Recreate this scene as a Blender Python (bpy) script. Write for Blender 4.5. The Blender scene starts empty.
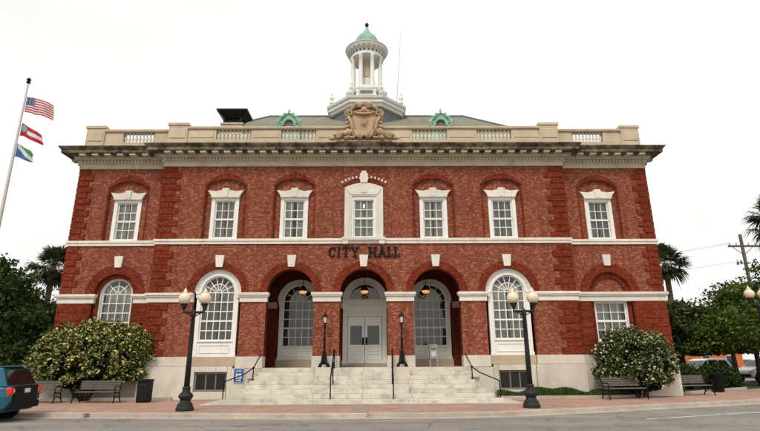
import bpy, math, random
import numpy as np
from math import sin, cos, pi, radians, sqrt, atan2
from mathutils import Vector, Matrix

random.seed(7)
scene = bpy.context.scene
col = scene.collection

# ------------------------------------------------------------------ camera
PITCH, ROLL, YAW = 0.2796, -0.0061, 0.0112
cam_d = bpy.data.cameras.new("camera")
cam_d.sensor_width = 36.0
cam_d.lens = 24.0
cam_d.clip_start = 0.1
cam_d.clip_end = 5000
cam = bpy.data.objects.new("camera", cam_d)
col.objects.link(cam)
fw = Vector((sin(YAW) * cos(PITCH), cos(YAW) * cos(PITCH), sin(PITCH)))
rt = Vector((cos(YAW), -sin(YAW), 0))
up = rt.cross(fw)
R_ = cos(ROLL) * rt + sin(ROLL) * up
U_ = -sin(ROLL) * rt + cos(ROLL) * up
m = Matrix((R_, U_, -fw)).transposed().to_4x4()
m.translation = Vector((0.527, -24.0, 1.62))
cam.matrix_world = m
scene.camera = cam

# ------------------------------------------------------------------ world and sun (overcast)
SUN_EL, SUN_AZ = radians(52), radians(200)      # azimuth clockwise from +Y
w = bpy.data.worlds.new("World")
scene.world = w
w.use_nodes = True
nt = w.node_tree
nt.nodes.clear()
wo = nt.nodes.new("ShaderNodeOutputWorld")
bg = nt.nodes.new("ShaderNodeBackground")
sky = nt.nodes.new("ShaderNodeTexSky")
sky.sky_type = 'NISHITA'
sky.sun_disc = False
sky.sun_elevation = SUN_EL
sky.sun_rotation = SUN_AZ
tc = nt.nodes.new("ShaderNodeTexCoord")
nz = nt.nodes.new("ShaderNodeTexNoise")
nz.inputs["Scale"].default_value = 1.6
nz.inputs["Detail"].default_value = 5
cr = nt.nodes.new("ShaderNodeValToRGB")
cr.color_ramp.elements[0].position = 0.3
cr.color_ramp.elements[0].color = (6.9, 6.85, 6.75, 1)
cr.color_ramp.elements[1].position = 0.7
cr.color_ramp.elements[1].color = (10.4, 10.2, 9.8, 1)
mx = nt.nodes.new("ShaderNodeMix")
mx.data_type = 'RGBA'
mx.inputs[0].default_value = 0.93
nt.links.new(tc.outputs["Generated"], nz.inputs["Vector"])
nt.links.new(nz.outputs["Fac"], cr.inputs["Fac"])
nt.links.new(sky.outputs["Color"], mx.inputs[6])
nt.links.new(cr.outputs["Color"], mx.inputs[7])
nt.links.new(mx.outputs[2], bg.inputs["Color"])
bg.inputs["Strength"].default_value = 0.082
nt.links.new(bg.outputs[0], wo.inputs[0])

sun_d = bpy.data.lights.new("sun", 'SUN')
sun_d.energy = 1.5
sun_d.angle = radians(16)
sun_d.color = (1.0, 0.94, 0.85)
sun = bpy.data.objects.new("sun", sun_d)
col.objects.link(sun)
sdir = Vector((sin(SUN_AZ) * cos(SUN_EL), cos(SUN_AZ) * cos(SUN_EL), sin(SUN_EL)))
sun.rotation_euler = sdir.to_track_quat('Z', 'Y').to_euler()
sun.location = (0, -20, 40)

scene.view_settings.view_transform = 'Standard'
scene.view_settings.look = 'None'
scene.view_settings.gamma = 1.0
scene.view_settings.exposure = 0.60


# ------------------------------------------------------------------ materials
class NB:
    def __init__(self, name):
        self.m = bpy.data.materials.new(name)
        self.m.use_nodes = True
        self.t = self.m.node_tree
        self.t.nodes.clear()
        self.out = self.n("ShaderNodeOutputMaterial")

    def n(self, typ, **kw):
        o = self.t.nodes.new(typ)
        for k, v in kw.items():
            if hasattr(o, k):
                setattr(o, k, v)
        return o

    def l(self, a, b):
        self.t.links.new(a, b)

    def pos(self):
        return self.n("ShaderNodeNewGeometry").outputs["Position"]

    def noise(self, scale, detail=4, rough=0.6, vec=None):
        o = self.n("ShaderNodeTexNoise")
        o.inputs["Scale"].default_value = scale
        o.inputs["Detail"].default_value = detail
        o.inputs["Roughness"].default_value = rough
        self.l(vec if vec is not None else self.pos(), o.inputs["Vector"])
        return o.outputs["Fac"]

    def ramp(self, fac, stops):
        o = self.n("ShaderNodeValToRGB")
        e = o.color_ramp.elements
        while len(e) < len(stops):
            e.new(0.5)
        for i, (p, c) in enumerate(stops):
            e[i].position = p
            e[i].color = (c[0], c[1], c[2], 1) if not isinstance(c, (int, float)) else (c, c, c, 1)
        self.l(fac, o.inputs["Fac"])
        return o.outputs["Color"]

    def mix(self, fac, a, b, mode='MIX'):
        o = self.n("ShaderNodeMix")
        o.data_type = 'RGBA'
        o.blend_type = mode
        for v, i in ((fac, 0), (a, 6), (b, 7)):
            if isinstance(v, (int, float)):
                o.inputs[i].default_value = v
            elif isinstance(v, tuple):
                o.inputs[i].default_value = (v[0], v[1], v[2], 1)
            else:
                self.l(v, o.inputs[i])
        return o.outputs[2]

    def math(self, op, a, b=0.0):
        o = self.n("ShaderNodeMath")
        o.operation = op
        for i, v in enumerate((a, b)):
            if isinstance(v, (int, float)):
                o.inputs[i].default_value = v
            else:
                self.l(v, o.inputs[i])
        return o.outputs[0]

    def bsdf(self, color, rough=0.6, metal=0.0, bump=None, bstr=0.3, bdist=0.01, spec=0.4, **kw):
        b = self.n("ShaderNodeBsdfPrincipled")
        if isinstance(color, tuple):
            b.inputs["Base Color"].default_value = (color[0], color[1], color[2], 1)
        else:
            self.l(color, b.inputs["Base Color"])
        if isinstance(rough, (int, float)):
            b.inputs["Roughness"].default_value = rough
        else:
            self.l(rough, b.inputs["Roughness"])
        b.inputs["Metallic"].default_value = metal
        b.inputs["Specular IOR Level"].default_value = spec
        for k, v in kw.items():
            b.inputs[k].default_value = v
        if bump is not None:
            bp = self.n("ShaderNodeBump")
            bp.inputs["Strength"].default_value = bstr
            bp.inputs["Distance"].default_value = bdist
            self.l(bump, bp.inputs["Height"])
            self.l(bp.outputs[0], b.inputs["Normal"])
        self.l(b.outputs[0], self.out.inputs[0])
        return b


def M_brick(name, c1, c2, mort, speck, speck_lo=0.56, speck_hi=0.72, speck_amt=0.55, rowh=0.078, bw=0.225, msize=0.009, voff=0.0):
    k = NB(name)
    g = k.pos()
    s = k.n("ShaderNodeSeparateXYZ")
    k.l(g, s.inputs[0])
    c = k.n("ShaderNodeCombineXYZ")
    k.l(k.math('ADD', s.outputs[0], s.outputs[1]), c.inputs[0])
    k.l(s.outputs[2], c.inputs[1])
    br = k.n("ShaderNodeTexBrick")
    br.inputs["Color1"].default_value = (*c1, 1)
    br.inputs["Color2"].default_value = (*c2, 1)
    br.inputs["Mortar"].default_value = (*mort, 1)
    br.inputs["Scale"].default_value = 1.0
    br.inputs["Mortar Size"].default_value = msize
    br.inputs["Mortar Smooth"].default_value = 0.2
    br.inputs["Bias"].default_value = -0.1
    br.inputs["Brick Width"].default_value = bw
    br.inputs["Row Height"].default_value = rowh
    k.l(c.outputs[0], br.inputs["Vector"])
    # per-brick tint
    wn = k.n("ShaderNodeTexWhiteNoise")
    wn.noise_dimensions = '2D'
    sc = k.n("ShaderNodeVectorMath")
    sc.operation = 'DIVIDE'
    sc.inputs[1].default_value = (bw / 2, rowh, 1)
    k.l(c.outputs[0], sc.inputs[0])
    fl = k.n("ShaderNodeVectorMath")
    fl.operation = 'FLOOR'
    k.l(sc.outputs[0], fl.inputs[0])
    k.l(fl.outputs[0], wn.inputs[0])
    tint = k.ramp(wn.outputs[0], [(0.0, 0.66), (0.5, 1.0), (1.0, 1.16)])
    colr = k.mix(1.0, br.outputs["Color"], tint, 'MULTIPLY')
    pale = k.ramp(wn.outputs[0], [(speck_lo, 0.0), (speck_hi, 0.0), (speck_hi + 0.06, speck_amt), (1.0, speck_amt)])
    big = k.ramp(k.noise(0.9, 5), [(0.35, 0.55), (0.65, 1.0)])
    pale2 = k.mix(1.0, pale, big, 'MULTIPLY')
    colr = k.mix(pale2, colr, speck)
    stain = k.ramp(k.noise(0.35, 6, 0.65), [(0.3, 0.86), (0.7, 1.08)])
    colr = k.mix(1.0, colr, stain, 'MULTIPLY')
    mp = k.n("ShaderNodeMapping")
    mp.inputs["Scale"].default_value = (2.2, 2.2, 0.16)
    k.l(g, mp.inputs[0])
    run = k.ramp(k.noise(1.0, 6, 0.7, mp.outputs[0]), [(0.40, 0.74), (0.56, 1.0)])
    colr = k.mix(0.7, colr, k.mix(1.0, colr, run, 'MULTIPLY'))
    k.bsdf(colr, 0.88, bump=br.outputs["Fac"], bstr=0.5, bdist=-0.006, spec=0.2)
    return k.m


def M_stone(name, c, var=0.12, stain=None, stain_lo=0.45, stain_hi=0.7, stain_amt=0.6, scale=0.9, rough=0.8, streak=False):
    k = NB(name)
    a = tuple(x * (1 - var) for x in c)
    b = tuple(min(1, x * (1 + var)) for x in c)
    colr = k.ramp(k.noise(scale, 6, 0.62), [(0.3, a), (0.7, b)])
    fine = k.ramp(k.noise(14, 4), [(0.3, 0.93), (0.7, 1.05)])
    colr = k.mix(1.0, colr, fine, 'MULTIPLY')
    oi = k.n("ShaderNodeObjectInfo")
    rnd = k.ramp(oi.outputs["Random"], [(0, 0.93), (1, 1.06)])
    colr = k.mix(1.0, colr, rnd, 'MULTIPLY')
    if stain:
        vec = k.pos()
        if streak:
            mp = k.n("ShaderNodeMapping")
            mp.inputs["Scale"].default_value = (1.0, 1.0, 0.22)
            k.l(vec, mp.inputs[0])
            vec = mp.outputs[0]
        f = k.ramp(k.noise(2.2, 7, 0.68, vec), [(stain_lo, 0.0), (stain_hi, stain_amt)])
        colr = k.mix(f, colr, stain)
    k.bsdf(colr, rough, bump=k.noise(30, 4), bstr=0.25, bdist=0.006, spec=0.25)
    return k.m


def M_plain(name, c, rough=0.5, metal=0.0, var=0.08, scale=6, spec=0.4, bump=0.1, **kw):
    k = NB(name)
    n = k.noise(scale, 5)
    colr = k.ramp(n, [(0.3, tuple(x * (1 - var) for x in c)), (0.7, tuple(min(1, x * (1 + var)) for x in c))])
    k.bsdf(colr, rough, metal, bump=k.noise(scale * 6, 3), bstr=bump, bdist=0.004, spec=spec, **kw)
    return k.m


def M_leaf(name, stops, trans=0.35, rough=0.5):
    k = NB(name)
    g = k.n("ShaderNodeNewGeometry")
    colr = k.ramp(g.outputs["Random Per Island"], stops)
    p = k.n("ShaderNodeBsdfPrincipled")
    k.l(colr, p.inputs["Base Color"])
    p.inputs["Roughness"].default_value = rough
    p.inputs["Specular IOR Level"].default_value = 0.15
    t = k.n("ShaderNodeBsdfTranslucent")
    k.l(colr, t.inputs["Color"])
    ms = k.n("ShaderNodeMixShader")
    ms.inputs[0].default_value = trans
    k.l(p.outputs[0], ms.inputs[1])
    k.l(t.outputs[0], ms.inputs[2])
    k.l(ms.outputs[0], k.out.inputs[0])
    return k.m


def M_glass(name, tint=(0.91, 0.93, 0.91), gain=2.0, rough=0.015):
    k = NB(name)
    tr = k.n("ShaderNodeBsdfTransparent")
    tr.inputs[0].default_value = (*tint, 1)
    gl = k.n("ShaderNodeBsdfGlossy")
    gl.inputs["Roughness"].default_value = rough
    bp = k.n("ShaderNodeBump")
    bp.inputs["Strength"].default_value = 0.05
    bp.inputs["Distance"].default_value = 0.02
    k.l(k.noise(3.0, 2), bp.inputs["Height"])
    k.l(bp.outputs[0], gl.inputs["Normal"])
    fr = k.n("ShaderNodeFresnel")
    fr.inputs["IOR"].default_value = 1.5
    f = k.math('MULTIPLY', fr.outputs[0], gain)
    ms = k.n("ShaderNodeMixShader")
    k.l(f, ms.inputs[0])
    k.l(tr.outputs[0], ms.inputs[1])
    k.l(gl.outputs[0], ms.inputs[2])
    k.l(ms.outputs[0], k.out.inputs[0])
    return k.m


def M_emit(name, c, s):
    k = NB(name)
    k.bsdf(c, 0.3, **{"Emission Color": (*c, 1), "Emission Strength": s})
    return k.m


MAT = {}
MAT['brick'] = M_brick("brick_wall", (0.222, 0.040, 0.0175), (0.268, 0.060, 0.030), (0.295, 0.130, 0.080), (0.41, 0.245, 0.168),
                       speck_amt=0.42, rowh=0.067, bw=0.20, speck_hi=0.80)
MAT['shadebrick'] = M_brick("shade_darkened_red_brick", (0.13, 0.018, 0.010), (0.16, 0.024, 0.013), (0.10, 0.022, 0.014), (0.2, 0.05, 0.03),
                            speck_amt=0.3, msize=0.006)  # red brick with the porch's shade painted into its colour
MAT['redbrick'] = M_brick("rubbed_red_brick", (0.185, 0.0245, 0.0072), (0.220, 0.033, 0.0105), (0.110, 0.019, 0.008), (0.27, 0.07, 0.030),
                          speck_amt=0.35, msize=0.006, rowh=0.067, bw=0.2)
MAT['stone'] = M_stone("limestone", (0.60, 0.545, 0.46), 0.09, (0.33, 0.28, 0.21), 0.5, 0.78, 0.55, streak=True)
MAT['stonewhite'] = M_stone("pale_limestone", (0.71, 0.665, 0.585), 0.07, (0.40, 0.345, 0.27), 0.52, 0.76, 0.5, streak=True)
MAT['stonewarm'] = M_stone("warm_limestone", (0.47, 0.375, 0.26), 0.10, (0.25, 0.18, 0.11), 0.5, 0.75, 0.5)
MAT['parapet'] = M_stone("parapet_stone", (0.56, 0.455, 0.325), 0.12, (0.20, 0.155, 0.10), 0.52, 0.78, 0.5, streak=True)
MAT['cornice'] = M_stone("cornice_stone", (0.50, 0.44, 0.33), 0.10, (0.20, 0.16, 0.10), 0.50, 0.72, 0.55)
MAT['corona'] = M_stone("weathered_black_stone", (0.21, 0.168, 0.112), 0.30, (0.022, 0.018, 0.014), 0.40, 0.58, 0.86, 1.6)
MAT['cartouche'] = M_stone("carved_terracotta", (0.47, 0.325, 0.205), 0.12, (0.09, 0.055, 0.03), 0.50, 0.66, 0.8, 2.5)
MAT['white'] = M_stone("white_paint", (0.77, 0.755, 0.71), 0.04, (0.47, 0.44, 0.37), 0.56, 0.80, 0.45, rough=0.5, streak=True)
MAT['doorwhite'] = M_plain("door_paint", (0.86, 0.85, 0.81), 0.45, var=0.04, scale=2.5)
MAT['offwhite'] = M_plain("cream_paint", (0.72, 0.70, 0.63), 0.5, var=0.06, scale=2.5)
MAT['glass'] = M_glass("window_glass")
def _curtain():
    k = NB("grey_curtain")
    oi = k.n("ShaderNodeObjectInfo")
    c = k.ramp(oi.outputs["Random"], [(0, (0.42, 0.39, 0.34)), (0.5, (0.62, 0.58, 0.50)), (1, (0.78, 0.74, 0.66))])
    v = k.ramp(k.noise(2.0, 4), [(0.3, 0.8), (0.7, 1.1)])
    k.bsdf(k.mix(1.0, c, v, 'MULTIPLY'), 0.9, spec=0.1)
    return k.m


MAT['curtain'] = _curtain()
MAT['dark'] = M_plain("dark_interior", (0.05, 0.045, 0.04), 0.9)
MAT['plaster'] = M_plain("interior_plaster", (0.30, 0.29, 0.26), 0.9)
MAT['iron'] = M_plain("black_iron", (0.008, 0.008, 0.008), 0.5, var=0.3, scale=9, spec=0.15)
MAT['ironpost'] = M_plain("charcoal_painted_iron", (0.020, 0.022, 0.023), 0.55, var=0.2, scale=9, spec=0.2)
MAT['copper'] = M_stone("verdigris_copper", (0.27, 0.46, 0.36), 0.15, (0.06, 0.15, 0.10), 0.54, 0.70, 0.75, 3.0)
MAT['slate'] = M_plain("grey_slate", (0.145, 0.155, 0.16), 0.7, var=0.2, scale=4)
MAT['globe'] = M_plain("cream_glass_globe", (0.72, 0.61, 0.44), 0.25, var=0.03, scale=2, bump=0.0,
                       **{"Subsurface Weight": 0.0, "Transmission Weight": 0.0})
MAT['lanternglass'] = M_plain("frosted_lantern_glass", (0.6, 0.6, 0.55), 0.3, var=0.03)
MAT['lit'] = M_emit("lit_amber_glass", (1.0, 0.42, 0.11), 0.60)
MAT['litwhite'] = M_emit("lit_warm_bulb", (1.0, 0.82, 0.5), 2.2)
MAT['wood'] = M_plain("weathered_teak", (0.13, 0.11, 0.09), 0.8, var=0.25, scale=7)
MAT['kiosk'] = M_plain("grey_sheet_metal", (0.36, 0.37, 0.36), 0.5)
MAT['basementframe'] = M_plain("grey_window_frame", (0.17, 0.17, 0.155), 0.6)
MAT['pole'] = M_plain("white_pole_paint", (0.62, 0.58, 0.55), 0.4)
MAT['timber'] = M_plain("pole_timber", (0.13, 0.10, 0.08), 0.9, var=0.25)
MAT['galv'] = M_plain("galvanised_grey", (0.42, 0.44, 0.45), 0.5)
MAT['bark'] = M_plain("bark", (0.05, 0.038, 0.028), 0.95, var=0.35, scale=8, bump=0.6)
MAT['palmtrunk'] = M_plain("palm_trunk", (0.17, 0.14, 0.11), 0.95, var=0.3, scale=7, bump=0.6)
MAT['blue'] = M_plain("sign_blue", (0.02, 0.06, 0.28), 0.4)
MAT['concrete'] = M_stone("concrete", (0.43, 0.375, 0.31), 0.14, (0.22, 0.18, 0.14), 0.5, 0.75, 0.55)
MAT['step'] = M_stone("worn_marble", (0.60, 0.555, 0.475), 0.09, (0.27, 0.225, 0.17), 0.48, 0.68, 0.65, 1.7)
MAT['joint'] = M_plain("mortar_joint", (0.26, 0.22, 0.18), 0.95)
MAT['orange'] = M_plain("orange_stucco", (0.62, 0.16, 0.055), 0.8)
MAT['carwhite'] = M_plain("white_car_paint", (0.72, 0.72, 0.72), 0.2, bump=0.0)
MAT['teal'] = M_plain("teal_car_paint", (0.016, 0.10, 0.15), 0.18, metal=0.35, var=0.03, bump=0.0, spec=0.6)
MAT['carglass'] = M_plain("dark_car_glass", (0.008, 0.010, 0.012), 0.05, bump=0.0, spec=0.6)
MAT['tyre'] = M_plain("tyre_rubber", (0.015, 0.015, 0.015), 0.85)
MAT['plastic'] = M_plain("black_plastic", (0.008, 0.008, 0.009), 0.6, spec=0.15)
MAT['chrome'] = M_plain("alloy", (0.55, 0.55, 0.56), 0.25, metal=0.9, bump=0.0)
MAT['redlens'] = M_emit("red_lens", (0.62, 0.016, 0.010), 0.12)
MAT['plate'] = M_plain("plate_white", (0.66, 0.66, 0.62), 0.4)
MAT['marking'] = M_stone("road_paint", (0.62, 0.61, 0.57), 0.1, (0.2, 0.19, 0.18), 0.52, 0.66, 0.8)


def _shingle():
    k = NB("roof_shingles")
    g = k.pos()
    s = k.n("ShaderNodeSeparateXYZ")
    k.l(g, s.inputs[0])
    c = k.n("ShaderNodeCombineXYZ")
    k.l(k.math('ADD', s.outputs[0], 0), c.inputs[0])
    k.l(s.outputs[2], c.inputs[1])
    br = k.n("ShaderNodeTexBrick")
    br.inputs["Color1"].default_value = (0.20, 0.20, 0.145, 1)
    br.inputs["Color2"].default_value = (0.27, 0.265, 0.20, 1)
    br.inputs["Mortar"].default_value = (0.10, 0.10, 0.07, 1)
    br.inputs["Scale"].default_value = 1
    br.inputs["Brick Width"].default_value = 0.3
    br.inputs["Row Height"].default_value = 0.09
    br.inputs["Mortar Size"].default_value = 0.008
    k.l(c.outputs[0], br.inputs["Vector"])
    st = k.ramp(k.noise(0.5, 6), [(0.3, 0.85), (0.7, 1.12)])
    k.bsdf(k.mix(1.0, br.outputs[0], st, 'MULTIPLY'), 0.9, bump=br.outputs["Fac"], bstr=0.4, bdist=-0.01, spec=0.15)
    return k.m


MAT['shingle'] = _shingle()


def _asphalt():
    k = NB("asphalt")
    n1 = k.ramp(k.noise(0.5, 6, 0.6), [(0.3, (0.21, 0.193, 0.172)), (0.7, (0.285, 0.262, 0.232))])
    n2 = k.ramp(k.noise(45, 3, 0.7), [(0.35, 0.72), (0.65, 1.25)])
    c = k.mix(1.0, n1, n2, 'MULTIPLY')
    # crack and patch lines
    v = k.n("ShaderNodeTexVoronoi")
    v.feature = 'DISTANCE_TO_EDGE'
    v.inputs["Scale"].default_value = 0.35
    mp = k.n("ShaderNodeVectorMath")
    mp.operation = 'ADD'
    nn = k.n("ShaderNodeTexNoise")
    nn.inputs["Scale"].default_value = 1.3
    k.l(k.pos(), nn.inputs["Vector"])
    k.l(k.pos(), mp.inputs[0])
    k.l(nn.outputs["Color"], mp.inputs[1])
    k.l(mp.outputs[0], v.inputs["Vector"])
    cr_ = k.ramp(v.outputs[0], [(0.0, 0.55), (0.012, 1.0)])
    c = k.mix(1.0, c, cr_, 'MULTIPLY')
    mp2 = k.n("ShaderNodeMapping")
    mp2.inputs["Scale"].default_value = (0.12, 0.9, 1)
    k.l(k.pos(), mp2.inputs[0])
    tr_ = k.ramp(k.noise(1.0, 5, 0.6, mp2.outputs[0]), [(0.35, 0.80), (0.62, 1.08)])
    c = k.mix(1.0, c, tr_, 'MULTIPLY')
    oil = k.ramp(k.noise(1.7, 4, 0.55), [(0.62, 0.0), (0.72, 0.5)])
    c = k.mix(oil, c, (0.06, 0.055, 0.05))
    k.bsdf(c, 0.9, bump=k.noise(60, 3), bstr=0.5, bdist=0.01, spec=0.2)
    return k.m


MAT['asphalt'] = _asphalt()


def _paver():
    k = NB("brick_pavers")
    br = k.n("ShaderNodeTexBrick")
    br.inputs["Color1"].default_value = (0.37, 0.20, 0.150, 1)
    br.inputs["Color2"].default_value = (0.46, 0.275, 0.210, 1)
    br.inputs["Mortar"].default_value = (0.30, 0.21, 0.165, 1)
    br.inputs["Scale"].default_value = 1
    br.inputs["Brick Width"].default_value = 0.21
    br.inputs["Row Height"].default_value = 0.105
    br.inputs["Mortar Size"].default_value = 0.006
    k.l(k.pos(), br.inputs["Vector"])
    st = k.ramp(k.noise(0.6, 6, 0.65), [(0.3, 0.75), (0.7, 1.15)])
    c = k.mix(1.0, br.outputs[0], st, 'MULTIPLY')
    gr = k.ramp(k.noise(1.3, 6, 0.7), [(0.45, 0.0), (0.70, 0.7)])
    c = k.mix(gr, c, (0.36, 0.29, 0.235))
    dk_ = k.ramp(k.noise(3.1, 6, 0.7), [(0.55, 0.0), (0.75, 0.55)])
    c = k.mix(dk_, c, (0.16, 0.115, 0.09))
    k.bsdf(c, 0.85, bump=br.outputs["Fac"], bstr=0.3, bdist=-0.004, spec=0.25)
    return k.m


MAT['paver'] = _paver()
MAT['greypaver'] = M_stone("grey_paver_band", (0.335, 0.255, 0.21), 0.15, (0.20, 0.15, 0.12), 0.5, 0.7, 0.5, 3)


def _ground():
    k = NB("grassy_ground")
    c = k.ramp(k.noise(0.8, 7, 0.7), [(0.25, (0.035, 0.055, 0.018)), (0.55, (0.06, 0.085, 0.026)), (0.8, (0.11, 0.10, 0.05))])
    k.bsdf(c, 0.95, bump=k.noise(25, 4), bstr=0.6, bdist=0.03, spec=0.1)
    return k.m


MAT['ground'] = _ground()
MAT['leafdark'] = M_leaf("dark_leaf", [(0, (0.010, 0.022, 0.005)), (0.6, (0.032, 0.060, 0.012)), (1, (0.10, 0.145, 0.034))])
MAT['leafmid'] = M_leaf("mid_leaf", [(0, (0.018, 0.040, 0.006)), (0.5, (0.070, 0.115, 0.018)), (1, (0.21, 0.26, 0.05))])
MAT['leafmag'] = M_leaf("magnolia_leaf", [(0, (0.012, 0.026, 0.006)), (0.6, (0.045, 0.075, 0.016)), (0.88, (0.10, 0.13, 0.035)), (1, (0.42, 0.36, 0.22))])
MAT['leafvar'] = M_leaf("variegated_leaf", [(0, (0.010, 0.022, 0.003)), (0.44, (0.030, 0.058, 0.008)), (0.56, (0.11, 0.17, 0.020)),
                                            (0.68, (0.52, 0.48, 0.13)), (1, (0.80, 0.74, 0.42))], 0.25)
MAT['leafvar2'] = M_leaf("flowering_leaf", [(0, (0.010, 0.024, 0.004)), (0.50, (0.042, 0.078, 0.011)), (0.74, (0.13, 0.18, 0.028)),
                                            (0.79, (0.60, 0.53, 0.33)), (1, (0.80, 0.74, 0.54))], 0.25)
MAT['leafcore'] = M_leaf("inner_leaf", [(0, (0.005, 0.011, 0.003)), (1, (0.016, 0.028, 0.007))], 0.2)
MAT['palm'] = M_leaf("palm_frond", [(0, (0.030, 0.042, 0.016)), (0.7, (0.075, 0.095, 0.035)), (1, (0.16, 0.15, 0.07))])
MAT['grass'] = M_leaf("grass_blade", [(0, (0.035, 0.07, 0.015)), (0.7, (0.08, 0.14, 0.028)), (1, (0.15, 0.17, 0.06))])


# ------------------------------------------------------------------ mesh helpers
class MB:
    def __init__(self):
        self.v = []
        self.f = []

    def quad(self, a, b, c, d):
        n = len(self.v)
        self.v += [a, b, c, d]
        self.f.append((n, n + 1, n + 2, n + 3))

    def poly(self, pts):
        n = len(self.v)
        self.v += list(pts)
        self.f.append(tuple(range(n, n + len(pts))))

    def box(self, x0, x1, y0, y1, z0, z1):
        if x0 > x1: x0, x1 = x1, x0
        if y0 > y1: y0, y1 = y1, y0
        if z0 > z1: z0, z1 = z1, z0
        n = len(self.v)
        self.v += [(x0, y0, z0), (x1, y0, z0), (x1, y1, z0), (x0, y1, z0), (x0, y0, z1), (x1, y0, z1), (x1, y1, z1), (x0, y1, z1)]
        for q in ((0, 3, 2, 1), (4, 5, 6, 7), (0, 1, 5, 4), (1, 2, 6, 5), (2, 3, 7, 6), (3, 0, 4, 7)):
            self.f.append(tuple(n + i for i in q))
        return self

    def prism_xz(self, pts, y0, y1):
        """closed polygon in xz (counter-clockwise seen from -y), extruded from y0 (front) to y1"""
        n = len(self.v)
        k = len(pts)
        self.v += [(p[0], y0, p[1]) for p in pts] + [(p[0], y1, p[1]) for p in pts]
        self.f.append(tuple(n + i for i in range(k)))
        self.f.append(tuple(n + k + i for i in range(k - 1, -1, -1)))
        for i in range(k):
            j = (i + 1) % k
            self.f.append((n + j, n + i, n + k + i, n + k + j))
        return self

    def prism_xy(self, pts, z0, z1):
        n = len(self.v)
        k = len(pts)
        self.v += [(p[0], p[1], z0) for p in pts] + [(p[0], p[1], z1) for p in pts]
        self.f.append(tuple(n + i for i in range(k - 1, -1, -1)))
        self.f.append(tuple(n + k + i for i in range(k)))
        for i in range(k):
            j = (i + 1) % k
            self.f.append((n + i, n + j, n + k + j, n + k + i))
        return self

    def ring(self, cx, cz, r0, r1, a0, a1, n, y0, y1):
        """arch ring in xz between radii; angles in radians from +x"""
        b = len(self.v)
        for i in range(n + 1):
            a = a0 + (a1 - a0) * i / n
            for r in (r0, r1):
                for y in (y0, y1):
                    self.v.append((cx + r * cos(a), y, cz + r * sin(a)))
        for i in range(n):
            p = b + 4 * i
            q = p + 4
            self.f += [(p, p + 2, q + 2, q), (p + 1, q + 1, q + 3, p + 3), (p, q, q + 1, p + 1), (p + 2, p + 3, q + 3, q + 2)]
        self.f += [(b, b + 1, b + 3, b + 2), (b + 4 * n, b + 4 * n + 2, b + 4 * n + 3, b + 4 * n + 1)]
        return self

    def lathe(self, prof, cx=0, cy=0, cz=0, n=16, cap=True, sx=1, sy=1):
        b = len(self.v)
        k = len(prof)
        for i in range(n):
            a = 2 * pi * i / n
            for r, z in prof:
                self.v.append((cx + r * cos(a) * sx, cy + r * sin(a) * sy, cz + z))
        for i in range(n):
            j = (i + 1) % n
            for t in range(k - 1):
                self.f.append((b + i * k + t, b + j * k + t, b + j * k + t + 1, b + i * k + t + 1))
        if cap:
            self.f.append(tuple(b + i * k for i in range(n - 1, -1, -1)))
            self.f.append(tuple(b + i * k + k - 1 for i in range(n)))
        return self

    def tube(self, pts, r, n=8, cap=True):
        pts = [Vector(p) for p in pts]
        rs = r if isinstance(r, (list, tuple)) else [r] * len(pts)
        b = len(self.v)
        prev = None
        for i, p in enumerate(pts):
            d = (pts[min(i + 1, len(pts) - 1)] - pts[max(i - 1, 0)])
            if d.length < 1e-9:
                d = Vector((0, 0, 1))
            d.normalize()
            if prev is None:
                u = d.cross(Vector((0, 0, 1)))
                if u.length < 1e-3:
                    u = d.cross(Vector((1, 0, 0)))
            else:
                u = prev - d * prev.dot(d)
                if u.length < 1e-4:
                    u = d.cross(Vector((1, 0, 0)))
            u.normalize()
            prev = u
            v = d.cross(u)
            for j in range(n):
                a = 2 * pi * j / n
                q = p + (u * cos(a) + v * sin(a)) * rs[i]
                self.v.append(tuple(q))
        for i in range(len(pts) - 1):
            for j in range(n):
                k = (j + 1) % n
                self.f.append((b + i * n + j, b + i * n + k, b + (i + 1) * n + k, b + (i + 1) * n + j))
        if cap:
            self.f.append(tuple(b + j for j in range(n - 1, -1, -1)))
            e = b + (len(pts) - 1) * n
            self.f.append(tuple(e + j for j in range(n)))
        return self

    def blob(self, cx, cy, cz, rx, ry, rz, n=8, k=6):
        prof = [(max(1e-3, sin(pi * i / k)), -cos(pi * i / k)) for i in range(k + 1)]
        b = len(self.v)
        self.lathe(prof, n=n, cap=False)
        for i in range(b, len(self.v)):
            x, y, z = self.v[i]
            self.v[i] = (cx + x * rx, cy + y * ry, cz + z * rz)
        return self

    def build(self, name, mat, parent=None, smooth=False, loc=None, bevel=0.0):
        me = bpy.data.meshes.new(name)
        me.from_pydata(self.v, [], self.f)
        me.update()
        return put(name, me, mat, parent, smooth, loc, bevel)


def put(name, me, mat, parent=None, smooth=False, loc=None, bevel=0.0):
    if mat is not None and not me.materials:
        me.materials.append(MAT[mat] if isinstance(mat, str) else mat)
    if smooth:
        me.polygons.foreach_set("use_smooth", [True] * len(me.polygons))
    o = bpy.data.objects.new(name, me)
    col.objects.link(o)
    if parent is not None:
        o.parent = parent
    if loc is not None:
        o.location = loc
    if bevel > 0:
        bm_ = o.modifiers.new("bevel", 'BEVEL')
        bm_.width = bevel
        bm_.segments = 2
        bm_.limit_method = 'ANGLE'
    return o


def tag(o, label=None, cat=None, group=None, kind=None):
    if label: o["label"] = label
    if cat: o["category"] = cat
    if group: o["group"] = group
    if kind: o["kind"] = kind
    return o


def empty(name, loc=(0, 0, 0), rz=0.0):
    o = bpy.data.objects.new(name, None)
    o.empty_display_size = 0.3
    col.objects.link(o)
    o.location = loc
    o.rotation_euler = (0, 0, rz)
    return o


def copy_tree(o, parent=None):
    c = o.copy()
    col.objects.link(c)
    if parent is not None:
        c.parent = parent
    for ch in list(o.children):
        copy_tree(ch, c)
    return c


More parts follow.
